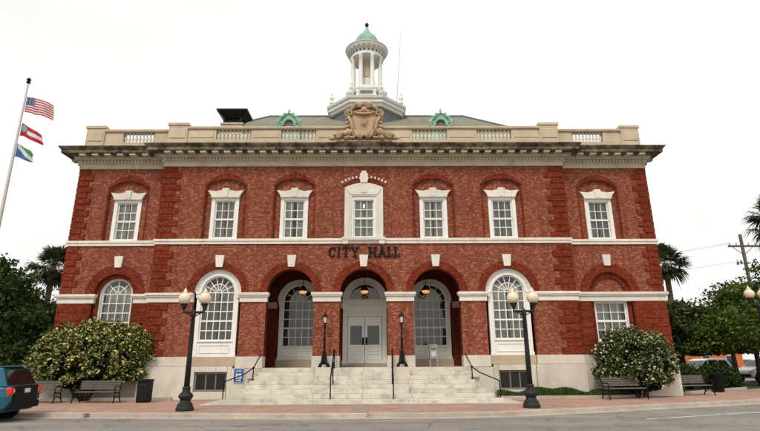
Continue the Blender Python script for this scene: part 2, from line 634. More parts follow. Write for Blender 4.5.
def arcpts(cx, zs, hw, rise, n=14):
    """points of an arch from left springing to right springing"""
    if rise <= 1e-6:
        return [(cx - hw, zs), (cx + hw, zs)]
    r = (hw * hw + rise * rise) / (2 * rise)
    cz = zs + rise - r
    a = math.asin(min(1, hw / r))
    if rise > hw: a = pi - a
    return [(cx + r * sin(-a + 2 * a * i / n), cz + r * cos(-a + 2 * a * i / n)) for i in range(n + 1)]


def wall_open(mb, x0, x1, z0, z1, cx, hw, zb, zs, rise, y0, y1, n=14):
    def q(xa, xb, za, zb_):
        mb.quad((xa, y0, za), (xb, y0, za), (xb, y0, zb_), (xa, y0, zb_))
    q(x0, cx - hw, z0, z1)
    q(cx + hw, x1, z0, z1)
    if zb > z0 + 1e-4:
        q(cx - hw, cx + hw, z0, zb)
        mb.quad((cx - hw, y0, zb), (cx + hw, y0, zb), (cx + hw, y1, zb), (cx - hw, y1, zb))
    A = arcpts(cx, zs, hw, rise, n)
    for (xa, za), (xb, zb_) in zip(A[:-1], A[1:]):
        mb.quad((xa, y0, za), (xb, y0, zb_), (xb, y0, z1), (xa, y0, z1))
        mb.quad((xb, y0, zb_), (xa, y0, za), (xa, y1, za), (xb, y1, zb_))
    mb.quad((cx - hw, y0, zb), (cx - hw, y1, zb), (cx - hw, y1, zs), (cx - hw, y0, zs))
    mb.quad((cx + hw, y1, zb), (cx + hw, y0, zb), (cx + hw, y0, zs), (cx + hw, y1, zs))


def offs(path, i, d, closed):
    n = len(path)
    P = Vector(path[i])

    def nr(a, b):
        e = (Vector(path[b]) - Vector(path[a])).normalized()
        return Vector((e.y, -e.x))
    if closed or 0 < i < n - 1:
        n1 = nr((i - 1) % n, i)
        n2 = nr(i, (i + 1) % n)
        return P + (n1 + n2) * (d / (1 + n1.dot(n2)))
    return P + (nr(0, 1) if i == 0 else nr(n - 2, n - 1)) * d


def sweep(mb, path, prof, closed=True):
    n = len(path)
    k = len(prof)
    b = len(mb.v)
    for i in range(n):
        for d, z in prof:
            p = offs(path, i, d, closed)
            mb.v.append((p.x, p.y, z))
    for i in range(n if closed else n - 1):
        j = (i + 1) % n
        for t in range(k - 1):
            mb.f.append((b + i * k + t, b + j * k + t, b + j * k + t + 1, b + i * k + t + 1))
    if not closed:
        mb.f.append(tuple(b + t for t in range(k - 1, -1, -1)))
        mb.f.append(tuple(b + (n - 1) * k + t for t in range(k)))
    return mb


def sweep_pieces(path, prof, length, gap, name, mat, parent, closed=True, skip=()):
    n = len(path)
    out = []
    for i in range(n if closed else n - 1):
        if i in skip:
            continue
        j = (i + 1) % n
        L = (Vector(path[j]) - Vector(path[i])).length
        m_ = max(1, round(L / length))
        e = (Vector(path[j]) - Vector(path[i])).normalized()
        for s in range(m_):
            mb = MB()
            k = len(prof)
            for end, t in ((0, s / m_), (1, (s + 1) / m_)):
                for d, z in prof:
                    a = offs(path, i, d, closed)
                    c = offs(path, j, d, closed)
                    p = Vector(path[i]).lerp(Vector(path[j]), t)
                    nrm = Vector((e.y, -e.x))
                    if s == 0 and end == 0:
                        p = a
                    elif s == m_ - 1 and end == 1:
                        p = c
                    else:
                        p = p + nrm * d + e * (gap / 2 if end == 0 else -gap / 2)
                    mb.v.append((p.x, p.y, z))
            for t in range(k):
                u = (t + 1) % k
                mb.f.append((t, k + t, k + u, u))
            mb.f.append(tuple(range(k)))
            mb.f.append(tuple(k + t for t in range(k - 1, -1, -1)))
            out.append(mb.build(name, mat, parent))
    return out


# ------------------------------------------------------------------ ground, road, pavement
KERB = [(-60, -5.3), (-30, -5.3), (-14, -5.45), (-9, -5.85), (-5.5, -6.28), (-2, -6.6), (2.6, -6.65), (4.7, -6.38), (6.8, -5.68), (8.5, -5.05),
        (11.1, -4.0), (13.6, -3.12), (16.3, -2.05), (24, 1.1), (40, 7.6), (70, 19.8)]
KW = 0.17
BACK = [(-60, -0.15), (-30, -0.15), (-6.4, -0.1), (-6.4, -0.02), (4.0, -0.02), (5.75, -0.62), (7.3, -0.62), (9.1, -0.6), (11.2, -0.55), (14.6, 0.9), (19.4, 4.3), (26, 8.2), (40, 15), (70, 28)]
g = MB()
g.quad((-900, -300, -0.19), (900, -300, -0.19), (900, 1500, -0.19), (-900, 1500, -0.19))
tag(g.build("ground", 'ground'), kind="structure")


def strip(mb, A, B, z):
    """sheet between polyline A (front) and polyline B (back): joined by sorted resampling on x"""
    xs = sorted(set([p[0] for p in A] + [p[0] for p in B]))
    lo, hi = max(A[0][0], B[0][0]), min(A[-1][0], B[-1][0])
    xs = [x for x in xs if lo <= x <= hi]

    def at(P, x):
        for (xa, ya), (xb, yb) in zip(P[:-1], P[1:]):
            if xa <= x <= xb and xb > xa:
                return ya + (yb - ya) * (x - xa) / (xb - xa)
        return P[-1][1]
    for xa, xb in zip(xs[:-1], xs[1:]):
        mb.quad((xa, at(A, xa), z), (xb, at(A, xb), z), (xb, at(B, xb), z), (xa, at(B, xa), z))
    return mb


road = strip(MB(), [(-60, -60), (70, -60)], KERB, -0.13)
tag(road.build("road", 'asphalt'), kind="structure")
KIN = [tuple(offs(KERB, i, -KW, False)) for i in range(len(KERB))]
pav = strip(MB(), KIN, BACK, 0.0)
tag(pav.build("pavement", 'paver'), kind="structure")
lot = strip(MB(), BACK, [(-60, 40), (70, 40)], -0.03)
tag(lot.build("planting_bed", 'ground'), kind="structure")
# pavement bands of grey pavers in front of the steps
for i, (xa, xb) in enumerate(((-9.2, -9.0), (-5.2, -4.4), (-2.05, -1.45), (-0.3, 0.3), (1.45, 2.05), (4.1, 4.8))):
    b = MB()
    b.quad((xa * 1.0, -6.15, 0.004), (xb, -6.15, 0.004), (xb, -3.0, 0.004), (xa, -3.0, 0.004))
    tag(b.build("paving_band", 'greypaver'), kind="structure")
# kerb stones
kerb = empty("kerb", (0, -6.4, 0))
tag(kerb, kind="structure")
kp = [(0, -0.15), (0, -0.01), (-0.012, 0.008), (-KW, 0.008), (-KW, -0.15)]
for o in sweep_pieces(KERB, kp, 3.0, 0.018, "kerb_stone", 'concrete', kerb, closed=False):
    o.location = (0, 6.4, 0)
# bottom gutter strip of concrete
GUT = [tuple(offs(KERB, i, 0.42, False)) for i in range(len(KERB))]
gt = strip(MB(), GUT, KERB, -0.126)
tag(gt.build("gutter", 'concrete'), kind="structure")
# painted markings: parking edge line and lane line
LA = [tuple(offs(KERB, i, 2.55, False)) for i in range(len(KERB))]
LB = [tuple(offs(KERB, i, 2.45, False)) for i in range(len(KERB))]


def sub(P, x0, x1):
    def at(x):
        for (xa, ya), (xb, yb) in zip(P[:-1], P[1:]):
            if xa <= x <= xb:
                return ya + (yb - ya) * (x - xa) / (xb - xa)
    return [(x0, at(x0))] + [p for p in P if x0 < p[0] < x1] + [(x1, at(x1))]


for (x0, x1) in ((8.75, 14.0), (17, 20), (23, 26)):
    mk = strip(MB(), sub(LA, x0, x1), sub(LB, x0, x1), -0.126)
    tag(mk.build("lane_marking", 'marking'), kind="structure")
# parking lot far right
pl = MB()
pl.quad((17, 11.5, -0.02), (60, 22, -0.02), (60, 38, -0.02), (17, 38, -0.02))
tag(pl.build("parking_lot", 'asphalt'), kind="structure")
# bed edging stone left
ed = MB()
ed.box(-26, -8.45, -0.30, -0.12, -0.05, 0.13)
tag(ed.build("bed_edging", 'concrete', bevel=0.015), "low concrete edging along the planting bed left of the steps", "edging")

# ------------------------------------------------------------------ CITY HALL
XE, XC, WY = 14.43, 10.03, 0.35
BD = 16.5                        # building depth
BAYS = [-6.88, -3.45, 0.0, 3.45, 6.88]
WB = 11.86
hall = empty("city_hall")
tag(hall, "red brick city hall with white cupola, stone cornice and arched entrance steps", "building")


def P(mb, name, mat, parent=None, smooth=False, bevel=0.0):
    return mb.build(name, mat, parent or hall, smooth, bevel=bevel)


edges = [-XC, -5.165, -1.725, 1.725, 5.165, XC]
# --- front walls
wc = MB()
for i, c in enumerate(BAYS):
    port = i in (1, 2, 3)
    wall_open(wc, edges[i], edges[i + 1], 1.85, 7.22, c, 1.12, 1.85, 4.75, 1.12, 0.0, 0.02 if port else 0.28, 24)
    if port:
        iv = MB()
        iv.ring(c, 4.75, 1.118, 1.3, 0, pi, 28, 0.1005, 0.497)
        for t in (-1, 1):
            xa, xb = sorted((c + t * 1.118, c + t * 1.3))
            iv.box(xa, xb, 0.02, 0.497, 1.85, 4.748)
        P(iv, "arch_soffit", 'shadebrick')  # separate piece so its brick colour can carry the vault's shade
    if c == 0:
        wall_open(wc, edges[i], edges[i + 1], 7.22, 11.2, c, 0.60, 7.34, 9.6, 0.0, 0.0, 0.3)
    else:
        wall_open(wc, edges[i], edges[i + 1], 7.22, 11.2, c, 0.97, 7.24, 10.10, 0.36, 0.0, 0.14)
        wall_open(wc, c - 1.0, c + 1.0, 7.2, 10.6, c, 0.60, 7.36, 9.45, 0.0, 0.14, 0.4)
for s in (-1, 1):                # returns of the projecting centre
    wc.quad((s * XC, 0, 0), (s * XC, WY, 0), (s * XC, WY, 11.2), (s * XC, 0, 11.2))
P(wc, "front_wall", 'brick')
for s in (-1, 1):
    ww = MB()
    x0, x1 = sorted((s * XC, s * XE))
    c = s * WB
    wall_open(ww, x0, x1, 1.85, 7.22, c, 1.0, 1.85, 4.72, 1.0, WY, WY + 0.12, 24)
    wall_open(ww, x0, x1, 7.22, 11.2, c, 0.97, 7.24, 10.10, 0.36, WY, WY + 0.14)
    wall_open(ww, c - 1.0, c + 1.0, 7.2, 10.6, c, 0.60, 7.36, 9.45, 0.0, WY + 0.14, WY + 0.4)
    P(ww, "wing_wall", 'brick')
    sw = MB()
    sw.quad((s * XE, WY, 0), (s * XE, BD, 0), (s * XE, BD, 11.2), (s * XE, WY, 11.2))
    P(sw, "side_wall", 'brick')
bw_ = MB()
bw_.quad((-XE, BD, 0), (XE, BD, 0), (XE, BD, 11.2), (-XE, BD, 11.2))
P(bw_, "rear_wall", 'brick')
dk = MB()
dk.box(-XE + .05, XE - .05, 0.6, BD - .05, 11.95, 12.05)
P(dk, "roof_deck", 'slate')
fl = MB()
fl.box(-XE + .1, XE - .1, 0.7, BD - .1, 6.75, 7.0)
P(fl, "upper_floor", 'dark')
pt = MB()
pt.box(-XE + .1, XE - .1, 6.0, 6.1, 0.2, 11.9)
P(pt, "inner_partition", 'plaster')

# --- quoins: each block its own piece
qcache = {}


def block(name, mat, x0, x1, y0, y1, z0, z1, parent=None, bev=0.012):
    key = (mat, round(x1 - x0, 3), round(y1 - y0, 3), round(z1 - z0, 3))
    me = qcache.get(key)
    if me is None:
        mb = MB()
        mb.box(-(x1 - x0) / 2, (x1 - x0) / 2, -(y1 - y0) / 2, (y1 - y0) / 2, -(z1 - z0) / 2, (z1 - z0) / 2)
        me = bpy.data.meshes.new(name)
        me.from_pydata(mb.v, [], mb.f)
        me.update()
        qcache[key] = me
    return put(name, me, mat, parent or hall, loc=((x0 + x1) / 2, (y0 + y1) / 2, (z0 + z1) / 2), bevel=bev)


def quoin_stack(s, kind, z0, z1, n, flip):
    h = (z1 - z0) / n
    for i in range(n):
        wide = (i + flip) % 2
        za, zb = z0 + i * h + 0.013, z0 + (i + 1) * h - 0.013
        pr = 0.05
        if kind == 'centre':
            wd = 0.90 if wide else 0.64
            xo, xi = XC + pr, XC - wd
            ya, yb = -pr, WY + 0.001
        else:
            wd = 0.72 if wide else 0.50
            xo, xi = XE + pr, XE - wd
            ya, yb = WY - pr, WY + (0.5 if wide else 0.72)
        x0, x1 = sorted((s * xo, s * xi))
        block("quoin", 'redbrick', x0, x1, ya, yb, za, zb)


for s in (-1, 1):
    quoin_stack(s, 'centre', 7.36, 11.10, 12, 1)
    quoin_stack(s, 'wing', 7.36, 11.10, 12, 1)
    quoin_stack(s, 'centre', 4.74, 7.08, 7, 0)
    quoin_stack(s, 'wing', 4.74, 7.08, 7, 0)
    quoin_stack(s, 'centre', 1.86, 4.30, 7, 1)
    # banded rustication of the wings
    n = 6
    h = (4.30 - 1.86) / n
    for i in range(n):
        za, zb = 1.86 + i * h + 0.013, 1.86 + (i + 1) * h - 0.013
        x0, x1 = sorted((s * (XE + .05), s * (WB + 1.06)))
        block("rustication_band", 'redbrick', x0, x1, WY - .05, WY + .45, za, zb)
        x0, x1 = sorted((s * (XC + .052), s * (WB - 1.06)))
        block("rustication_band", 'redbrick', x0, x1, WY - .05, WY + .05, za, zb)

# --- brick arch rings, keystones, jamb strips
for c in BAYS:
    mb = MB()
    mb.ring(c, 4.75, 1.115, 1.47, 0, pi, 28, -0.022, 0.1)
    P(mb, "arch_ring", 'redbrick')


def keystone(c, y, z0, z1, wb, wt, pr=0.10):
    mb = MB()
    mb.prism_xz([(c - wb, z0), (c + wb, z0), (c + wt, z1), (c - wt, z1)], y - pr, y + 0.1)
    P(mb, "keystone", 'stonewhite', bevel=0.012)


for c in BAYS:
    keystone(c, 0, 5.96, 6.53, 0.155, 0.215)
for s in (-1, 1):
    c = s * WB
    mb = MB()
    mb.ring(c, 4.72, 0.995, 1.42, 0, pi, 28, WY - 0.03, WY + 0.1)
    P(mb, "arch_ring", 'redbrick')
    keystone(c, WY, 6.02, 6.57, 0.15, 0.205)
    # inner recessed order
    mb = MB()
    y = WY + 0.12
    mb.ring(c, 4.72, 0.76 if s > 0 else 0.80, 1.02, 0, pi, 28, y, y + 0.12)
    mb.box(c - 1.02, c - 0.80, y, y + 0.12, 1.85, 4.72)
    mb.box(c + 0.80, c + 1.02, y, y + 0.12, 1.85, 4.72)
    P(mb, "recessed_arch", 'redbrick')
    mb = MB()                     # brick below window
    mb.box(c - 0.80, c + 0.80, y + 0.04, y + 0.2, 1.85, 2.42)
    P(mb, "spandrel_panel", 'brick')
    # jamb red strips
    for t in (-1, 1):
        mb = MB()
        mb.box(c + t * 1.0, c + t * 1.05, WY - 0.02, WY + 0.1, 1.86, 4.3)
        P(mb, "brick_jamb", 'redbrick')
# segmental arches of the upper windows with the recess border
for c, y in [(b, 0) for b in BAYS if b] + [(-WB, WY), (WB, WY)]:
    A = arcpts(c, 10.10, 0.97, 0.36, 16)
    B = arcpts(c, 10.12, 1.05, 0.60, 16)
    mb = MB()
    mb.prism_xz([p for p in A] + [p for p in B[::-1]], y - 0.018, y + 0.06) if False else None
    for (a0, a1, b0, b1) in zip(A[:-1], A[1:], B[:-1], B[1:]):
        mb.prism_xz([a0, a1, b1, b0], y - 0.02, y + 0.06)
    for t in (-1, 1):
        x0, x1 = sorted((c + t * 0.968, c + t * 1.05))
        mb.box(x0, x1, y - 0.006, y + 0.06, 7.36, 10.10)
    P(mb, "segmental_arch", 'redbrick')

# --- string courses
BP = [(-XE, BD), (-XE, WY), (-XC, WY), (-XC, 0), (XC, 0), (XC, WY), (XE, WY), (XE, BD)]
mb = MB()
sweep(mb, BP, [(-0.05, 7.09), (0.07, 7.09), (0.07, 7.20), (0.11, 7.23), (0.11, 7.34), (-0.05, 7.36)])
P(mb, "string_course", 'stonewhite')


def impost(x0, x1, y, e0=True, e1=True, name="impost_course"):
    mb = MB()
    a, b = (0.05 if e0 else 0), (0.05 if e1 else 0)
    mb.box(x0 - a, x1 + b, y - 0.06, y + 0.2, 4.31, 4.55)
    mb.box(x0 - 2 * a, x1 + 2 * b, y - 0.12, y + 0.2, 4.553, 4.62)
    mb.box(x0 - 2.6 * a, x1 + 2.6 * b, y - 0.16, y + 0.2, 4.622, 4.74)
    P(mb, name, 'stonewhite', bevel=0.008)


for x0, x1 in ((-5.76, -4.57), (-2.33, -1.12), (1.12, 2.33), (4.57, 5.76)):
    impost(x0, x1, 0)
    # impost wraps the pier inside the porch opening
impost(-XC - 0.06, -7.99, 0, True, False)
impost(7.99, XC + 0.06, 0, False, True)
impost(-XE - 0.04, -WB - 0.98, WY, True, True)
impost(-WB + 0.98, -XC - .1, WY, True, False)
impost(XC + .1, XE + 0.04, WY, False, True)
mb = MB()
mb.box(WB - 0.98, WB + 0.98, WY - 0.02, WY + 0.2, 4.30, 4.745)
P(mb, "window_lintel", 'stonewhite')


# --- windows
def pane_quad(w_, h_, cache={}):
    k = (round(w_, 3), round(h_, 3))
    if k not in cache:
        me = bpy.data.meshes.new("pane")
        me.from_pydata([(-w_ / 2, 0, -h_ / 2), (w_ / 2, 0, -h_ / 2), (w_ / 2, 0, h_ / 2), (-w_ / 2, 0, h_ / 2)], [], [(0, 1, 2, 3)])
        me.update()
        cache[k] = me
    return cache[k]


def panes(win, cx, y, x0, x1, z0, z1, cols, rows):
    dx, dz = (x1 - x0) / cols, (z1 - z0) / rows
    for i in range(cols):
        for j in range(rows):
            o = put("pane", pane_quad(dx, dz), 'glass', win, loc=(x0 + (i + .5) * dx, y, z0 + (j + .5) * dz))
            o.rotation_euler = (radians(random.uniform(-1.3, 1.3)), 0, radians(random.uniform(-1.3, 1.3)))


def curtain(win, x0, x1, z0, z1, y, amp=0.03, mat='curtain', gap=0.0):
    mb = MB()
    n = 48
    xs = [x0 + (x1 - x0) * i / n for i in range(n + 1)]
    ph = random.uniform(0, 6)
    Y = [y + amp * (sin(x * 26 + ph) + 0.5 * sin(x * 47 + 2 * ph)) for x in xs]
    mid = (x0 + x1) / 2
    for i in range(n):
        if abs((xs[i] + xs[i + 1]) / 2 - mid) < gap:
            continue
        mb.quad((xs[i], Y[i], z0), (xs[i + 1], Y[i + 1], z0), (xs[i + 1], Y[i + 1], z1), (xs[i], Y[i], z1))
    mb.build("curtain", mat, win, smooth=True)


def sash_window(c, y, zb=7.36, zt=9.50, hw=0.68, ghw=0.455, g0=7.49, g1=9.28, cols=3, rows=4, cur=True):
    """white double hung sash in a wide casing; y is the face of the wall it sits in"""
    mb = MB()
    yo = y - 0.05
    mb.box(c - hw, c - ghw - .05, yo, y + .2, zb, zt)
    mb.box(c + ghw + .05, c + hw, yo, y + .2, zb, zt)
    mb.box(c - ghw - .05, c + ghw + .05, yo, y + .2, g1 + .05, zt)
    mb.box(c - ghw - .05, c + ghw + .05, yo, y + .2, zb, g0 - .05)
    mb.box(c - hw - .03, c + hw + .03, yo - .05, y + .1, zb - .06, zb - .002)
    win = P(mb, "window", 'white', bevel=0.006)
    mid = (g0 + g1) / 2
    sa = MB()
    ys, t = y + 0.03, 0.05
    for z0, z1, dy in ((mid, g1, 0.0), (g0, mid, 0.035)):
        yy = ys + dy
        sa.box(c - ghw - .05, c - ghw + .02, yy, yy + .035, z0 - .03, z1 + .05)
        sa.box(c + ghw - .02, c + ghw + .05, yy, yy + .035, z0 - .03, z1 + .05)
        sa.box(c - ghw + .02, c + ghw - .02, yy, yy + .035, z1 - (.03 if z1 < g1 else 0.0), z1 + .05)
        sa.box(c - ghw + .02, c + ghw - .02, yy, yy + .035, z0 - .05, z0 + (.03 if z0 > g0 else 0.0))
    sa.build("sash", 'white', win)
    gb = MB()
    bwid = 0.016
    for i in range(1, cols):
        x = c - ghw + 2 * ghw * i / cols
        gb.box(x - bwid, x + bwid, y + .045, y + .10, g0, g1)
    for j in range(1, rows):
        z = g0 + (g1 - g0) * j / rows
        gb.box(c - ghw, c + ghw, y + .047, y + .098, z - bwid, z + bwid)
    gb.build("glazing_bars", 'white', win)
    panes(win, c, y + .075, c - ghw, c + ghw, g0, g1, cols, rows)
    if cur:
        curtain(win, c - .62, c + .62, g0 - .1, g1 + .1, y + .24, gap=0.02 + random.random() * .05)
    return win


def hood(c, y):
    """flared stone lintel with stepped keystone"""
    pts = [(c - .68, 9.505), (c + .68, 9.505), (c + .80, 9.72), (c + .90, 9.85), (c + .46, 9.80), (c + .34, 9.845), (c + .22, 9.845), (c + .16, 9.96),
           (c - .16, 9.96), (c - .22, 9.845), (c - .34, 9.845), (c - .46, 9.80), (c - .90, 9.85), (c - .80, 9.72)]
    mb = MB()
    mb.prism_xz(pts, y - 0.14, y + 0.05)
    mb.prism_xz([(c - .11, 9.51), (c + .11, 9.51), (c + .16, 9.955), (c - .16, 9.955)], y - 0.18, y - 0.141)
    mb.box(c - .72, c + .72, y - 0.17, y + .02, 9.47, 9.502)
    P(mb, "window_hood", 'stonewhite', bevel=0.01)


for c, y in [(b, 0.14) for b in BAYS if b] + [(-WB, WY + .14), (WB, WY + .14)]:
    sash_window(c, y)
    hood(c, y)
# centre window with stone surround
win = sash_window(0, 0.02, hw=0.60, ghw=0.455, g0=7.49, g1=9.28)
mb = MB()
A = arcpts(0, 9.95, 0.95, 0.24, 16)
for (xa, za), (xb, zb) in zip(A[:-1], A[1:]):
    if xb > -0.61 and xa < 0.61:
        mb.prism_xz([(xa, 9.5), (xb, 9.5), (xb, zb), (xa, za)], -0.09, 0.12)
    else:
        mb.prism_xz([(xa, 7.34), (xb, 7.34), (xb, zb), (xa, za)], -0.09, 0.12)
mb.box(-0.72, -0.60, -0.085, .12, 7.34, 9.52)
mb.box(0.60, 0.72, -0.085, .12, 7.34, 9.52)
sur = P(mb, "window_surround", 'stonewhite')
mb = MB()
mb.prism_xz([(-.72, 9.62), (-.60, 9.56), (.60, 9.56), (.72, 9.62), (.86, 9.88), (.70, 9.80), (.44, 9.77), (.24, 9.80), (.16, 9.92), (-.16, 9.92), (-.24, 9.80), (-.44, 9.77), (-.70, 9.80), (-.86, 9.88)], -0.125, -0.088)
mb.box(-.14, .14, -0.15, -0.12, 9.66, 9.86)
mb.build("carved_lintel", 'stonewhite', sur, bevel=0.01)
# checkered voussoir arch over the surround
mb = MB()
rr = (1.1 ** 2 + .30 ** 2) / (2 * .30)
cz = 10.20 + .09 + .30 - rr
am = math.asin(1.1 / rr)
for i in range(25):
    a = -am + 2 * am * i / 24
    if abs(a) < am * .17 or i % 2:
        continue
    d = am / 24 * .85
    pts = [(r * sin(t), cz + r * cos(t)) for r, t in ((rr - .10, a - d), (rr - .10, a + d), (rr + .02, a + d), (rr + .02, a - d))]
    mb.prism_xz(pts, -0.045, 0.03)
P(mb, "voussoir_header_row", 'stonewhite')
mb = MB()
A = arcpts(0, 9.97, 0.97, 0.245, 16)
B = arcpts(0, 10.07, 1.02, 0.42, 16)
for (a0, a1, b0, b1) in zip(A[:-1], A[1:], B[:-1], B[1:]):
    mb.prism_xz([a0, a1, b1, b0], -0.02, 0.05)
P(mb, "segmental_arch", 'redbrick')
mb = MB()
mb.prism_xz([(-.17, 10.2), (.17, 10.2), (.20, 10.36), (.24, 10.46), (.19, 10.52), (.20, 10.68), (.12, 10.74), (.12, 10.83), (-.12, 10.83), (-.12, 10.74), (-.20, 10.68), (-.19, 10.52), (-.24, 10.46), (-.20, 10.36)], -0.13, 0.05)
P(mb, "keystone", 'stonewhite', bevel=0.015)
mb = MB()
mb.box(-1.06, 1.06, -0.20, .05, 7.245, 7.395)
P(mb, "window_sill", 'stonewhite', bevel=0.01)
for s in (-1, 1):
    mb = MB()
    mb.prism_xz([(s * .88 - .13, 7.06), (s * .88 + .13, 7.06), (s * .88 + .15, 7.24), (s * .88 - .15, 7.24)], -0.17, 0.02)
    P(mb, "sill_bracket", 'stonewhite', bevel=0.01)
# lit ceiling lamp seen through the centre window
mb = MB()
mb.lathe([(0.02, .10), (.16, .08), (.20, 0), (.16, -.06), (.02, -.09)], -0.09, 1.5, 9.45, 12)
P(mb, "ceiling_lamp", 'litwhite', smooth=True)


def arched_window(c, y, zb, zs, r, cols, rows, jamb, arch_r, panel_z, mat='white', fan=6, mid=0.52, cur=True, sill=True, glassmat='glass', heavy=True):
    """round headed window: glass half width r, springing zs, jamb outer half width, archivolt outer radius"""
    mb = MB()
    d0 = y - 0.06
    for t in (-1, 1):
        x0, x1 = sorted((c + t * (r + .03), c + t * jamb))
        mb.box(x0, x1, d0, y + .15, panel_z, zs)
        if heavy:
            x0, x1 = sorted((c + t * (r + .10), c + t * (jamb + .03)))
            mb.box(x0, x1, d0 - .05, y, zs - .26, zs - .02)            # capital
            mb.box(x0 - .02, x1 + .02, d0 - .08, y, zs - .075, zs + .003)
            mb.box(x0, x1, d0 - .04, y, panel_z, panel_z + .14)
    mb.ring(c, zs, r + .02, arch_r, 0, pi, 28, d0 + .004, y + .15)
    if heavy:
        mb.ring(c, zs, arch_r - .10, arch_r + .004, 0, pi, 28, d0 - .05, y)
        mb.ring(c, zs, r + .02, r + .10, 0, pi, 28, d0 - .025, y)
    if panel_z < zb:
        mb.box(c - r - .03, c + r + .03, d0 + .03, y + .12, panel_z, zb - .02)
        mb.box(c - r - .05, c + r + .05, d0 - .03, y + .1, zb - .07, zb - .004)
    win = P(mb, "window", mat, bevel=0.006)
    if panel_z < zb - .3:
        pm = MB()
        a, b2 = panel_z + .16, zb - .2
        for x0, x1, z0, z1 in ((c - r + .06, c + r - .06, a, a + .04), (c - r + .06, c + r - .06, b2 - .04, b2), (c - r + .06, c - r + .1, a + .04, b2 - .04), (c + r - .1, c + r - .06, a + .04, b2 - .04)):
            pm.box(x0, x1, d0 + .005, y + .05, z0, z1)
        pm.build("panel_moulding", mat, win, bevel=0.005)
    if heavy:
        dt = MB()
        for i in range(27):
            a = pi * (i + .5) / 27
            rm = (r + arch_r) / 2 + .02
            q = 0.035
            dt.prism_xz([(c + (rm - q) * cos(a - .025), zs + (rm - q) * sin(a - .025)), (c + (rm - q) * cos(a + .025), zs + (rm - q) * sin(a + .025)),
                         (c + (rm + q) * cos(a + .025), zs + (rm + q) * sin(a + .025)), (c + (rm + q) * cos(a - .025), zs + (rm + q) * sin(a - .025))][::-1], d0 - .03, y)
        tag(dt.build("archivolt_beads", mat, win), kind="stuff")
    gb = MB()
    t_ = 0.018
    yb0, yb1 = y + .035, y + .085
    for i in range(cols + 1):
        x = c - r + 2 * r * i / cols
        tt = t_ * (2.2 if i in (0, cols) else 1)
        gb.box(x - tt, x + tt, yb0, yb1, zb, zs)
    for j in range(rows + 1):
        z = zb + (zs - zb) * j / rows
        tt = t_ * (2.0 if j in (0, rows // 2) else 1.15)
        gb.box(c - r, c + r, yb0 + .003, yb1 - .003, z - tt, z + tt)
    gb.ring(c, zs, r - .035, r + .03, 0, pi, 24, yb0, yb1)
    gb.ring(c, zs, mid * r - t_, mid * r + t_, 0, pi, 18, yb0 + .004, yb1 - .004)
    if fan > 2:
        gb.ring(c, zs, .16 * r - t_, .16 * r + t_, 0, pi, 10, yb0 + .002, yb1 - .002)
    for i in range(1, fan):
        a = pi * i / fan
        ri = .16 * r if fan > 2 else 0
        dx, dz = cos(a), sin(a)
        px, pz = -dz * t_, dx * t_
        gb.prism_xz([(c + ri * dx + px, zs + ri * dz + pz), (c + ri * dx - px, zs + ri * dz - pz), (c + r * dx - px, zs + r * dz - pz), (c + r * dx + px, zs + r * dz + pz)][::-1], yb0 + .006, yb1 - .006)
    gb.build("glazing_bars", mat, win)
    panes(win, c, y + .06, c - r, c + r, zb, zs, cols, rows)
    for i in range(fan):
        for ra, rb in ((0.02 * r, mid * r), (mid * r, r)):
            k = 4
            a0, a1 = pi * i / fan, pi * (i + 1) / fan
            pts = [(c + rb * cos(a0 + (a1 - a0) * j / k), y + .06, zs + rb * sin(a0 + (a1 - a0) * j / k)) for j in range(k + 1)]
            pts += [(c + ra * cos(a1 - (a1 - a0) * j / k), y + .06, zs + ra * sin(a1 - (a1 - a0) * j / k)) for j in range(k + 1)]
            q = MB()
            q.poly(pts[::-1])
            q.build("pane", 'glass', win)
    if cur:
        curtain(win, c - r, c + r, zb, zs + r * .55, y + .3, 0.035, gap=0.04)
    return win


for c in (-6.88, 6.88):
    arched_window(c, 0.2, 2.58, 4.78, 0.76, 5, 5, 0.98, 1.115, 1.84, fan=7, mid=.55)
# left wing arched window, right wing rectangular window with blind tympanum
arched_window(-WB, WY + .26, 2.55, 4.78, 0.70, 4, 5, 0.80, 0.80, 2.44, fan=4, mid=.55, heavy=False)
mb = MB()
y = WY + .2
mb.ring(WB, 4.74, 0.0, 0.80, 0, pi, 20, y, y + .1)
P(mb, "tympanum", 'brick')
win = sash_window(WB, WY + .2, zb=2.44, zt=4.32, hw=0.80, ghw=0.70, g0=2.56, g1=4.22, cols=4, rows=4)
# porch back wall
PY = 3.0
mb = MB()
pe = [-5.3, -1.725, 1.725, 5.3]
for i, c in enumerate((-3.45, 0, 3.45)):
    wall_open(mb, pe[i], pe[i + 1], 1.3, 6.3, c, 1.1, 1.3 if c == 0 else 1.69, 4.68, 1.1, PY, PY + .25, 20)
P(mb, "porch_back_wall", 'shadebrick')
for s in (-1, 1):
    mb = MB()
    mb.quad((s * 5.3, .5, 1.3), (s * 5.3, PY, 1.3), (s * 5.3, PY, 6.3), (s * 5.3, .5, 6.3))
    P(mb, "porch_side_wall", 'shadebrick')
bk = MB()
for i, c in enumerate((-3.45, 0, 3.45)):
    e0, e1 = (-5.3, -1.725, 1.725)[i], (-1.725, 1.725, 5.3)[i]
    b2 = MB()
    wall_open(b2, e0, e1, 1.34, 6.35, c, 1.12, 1.34, 4.75, 1.12, 0.5, 0.5, 24)
    bk.f += [tuple(len(bk.v) + j for j in f) for f in b2.f]
    bk.v += b2.v
P(bk, "arcade_inner_wall", 'shadebrick')
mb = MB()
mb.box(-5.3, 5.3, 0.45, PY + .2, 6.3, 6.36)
P(mb, "porch_ceiling", 'dark')
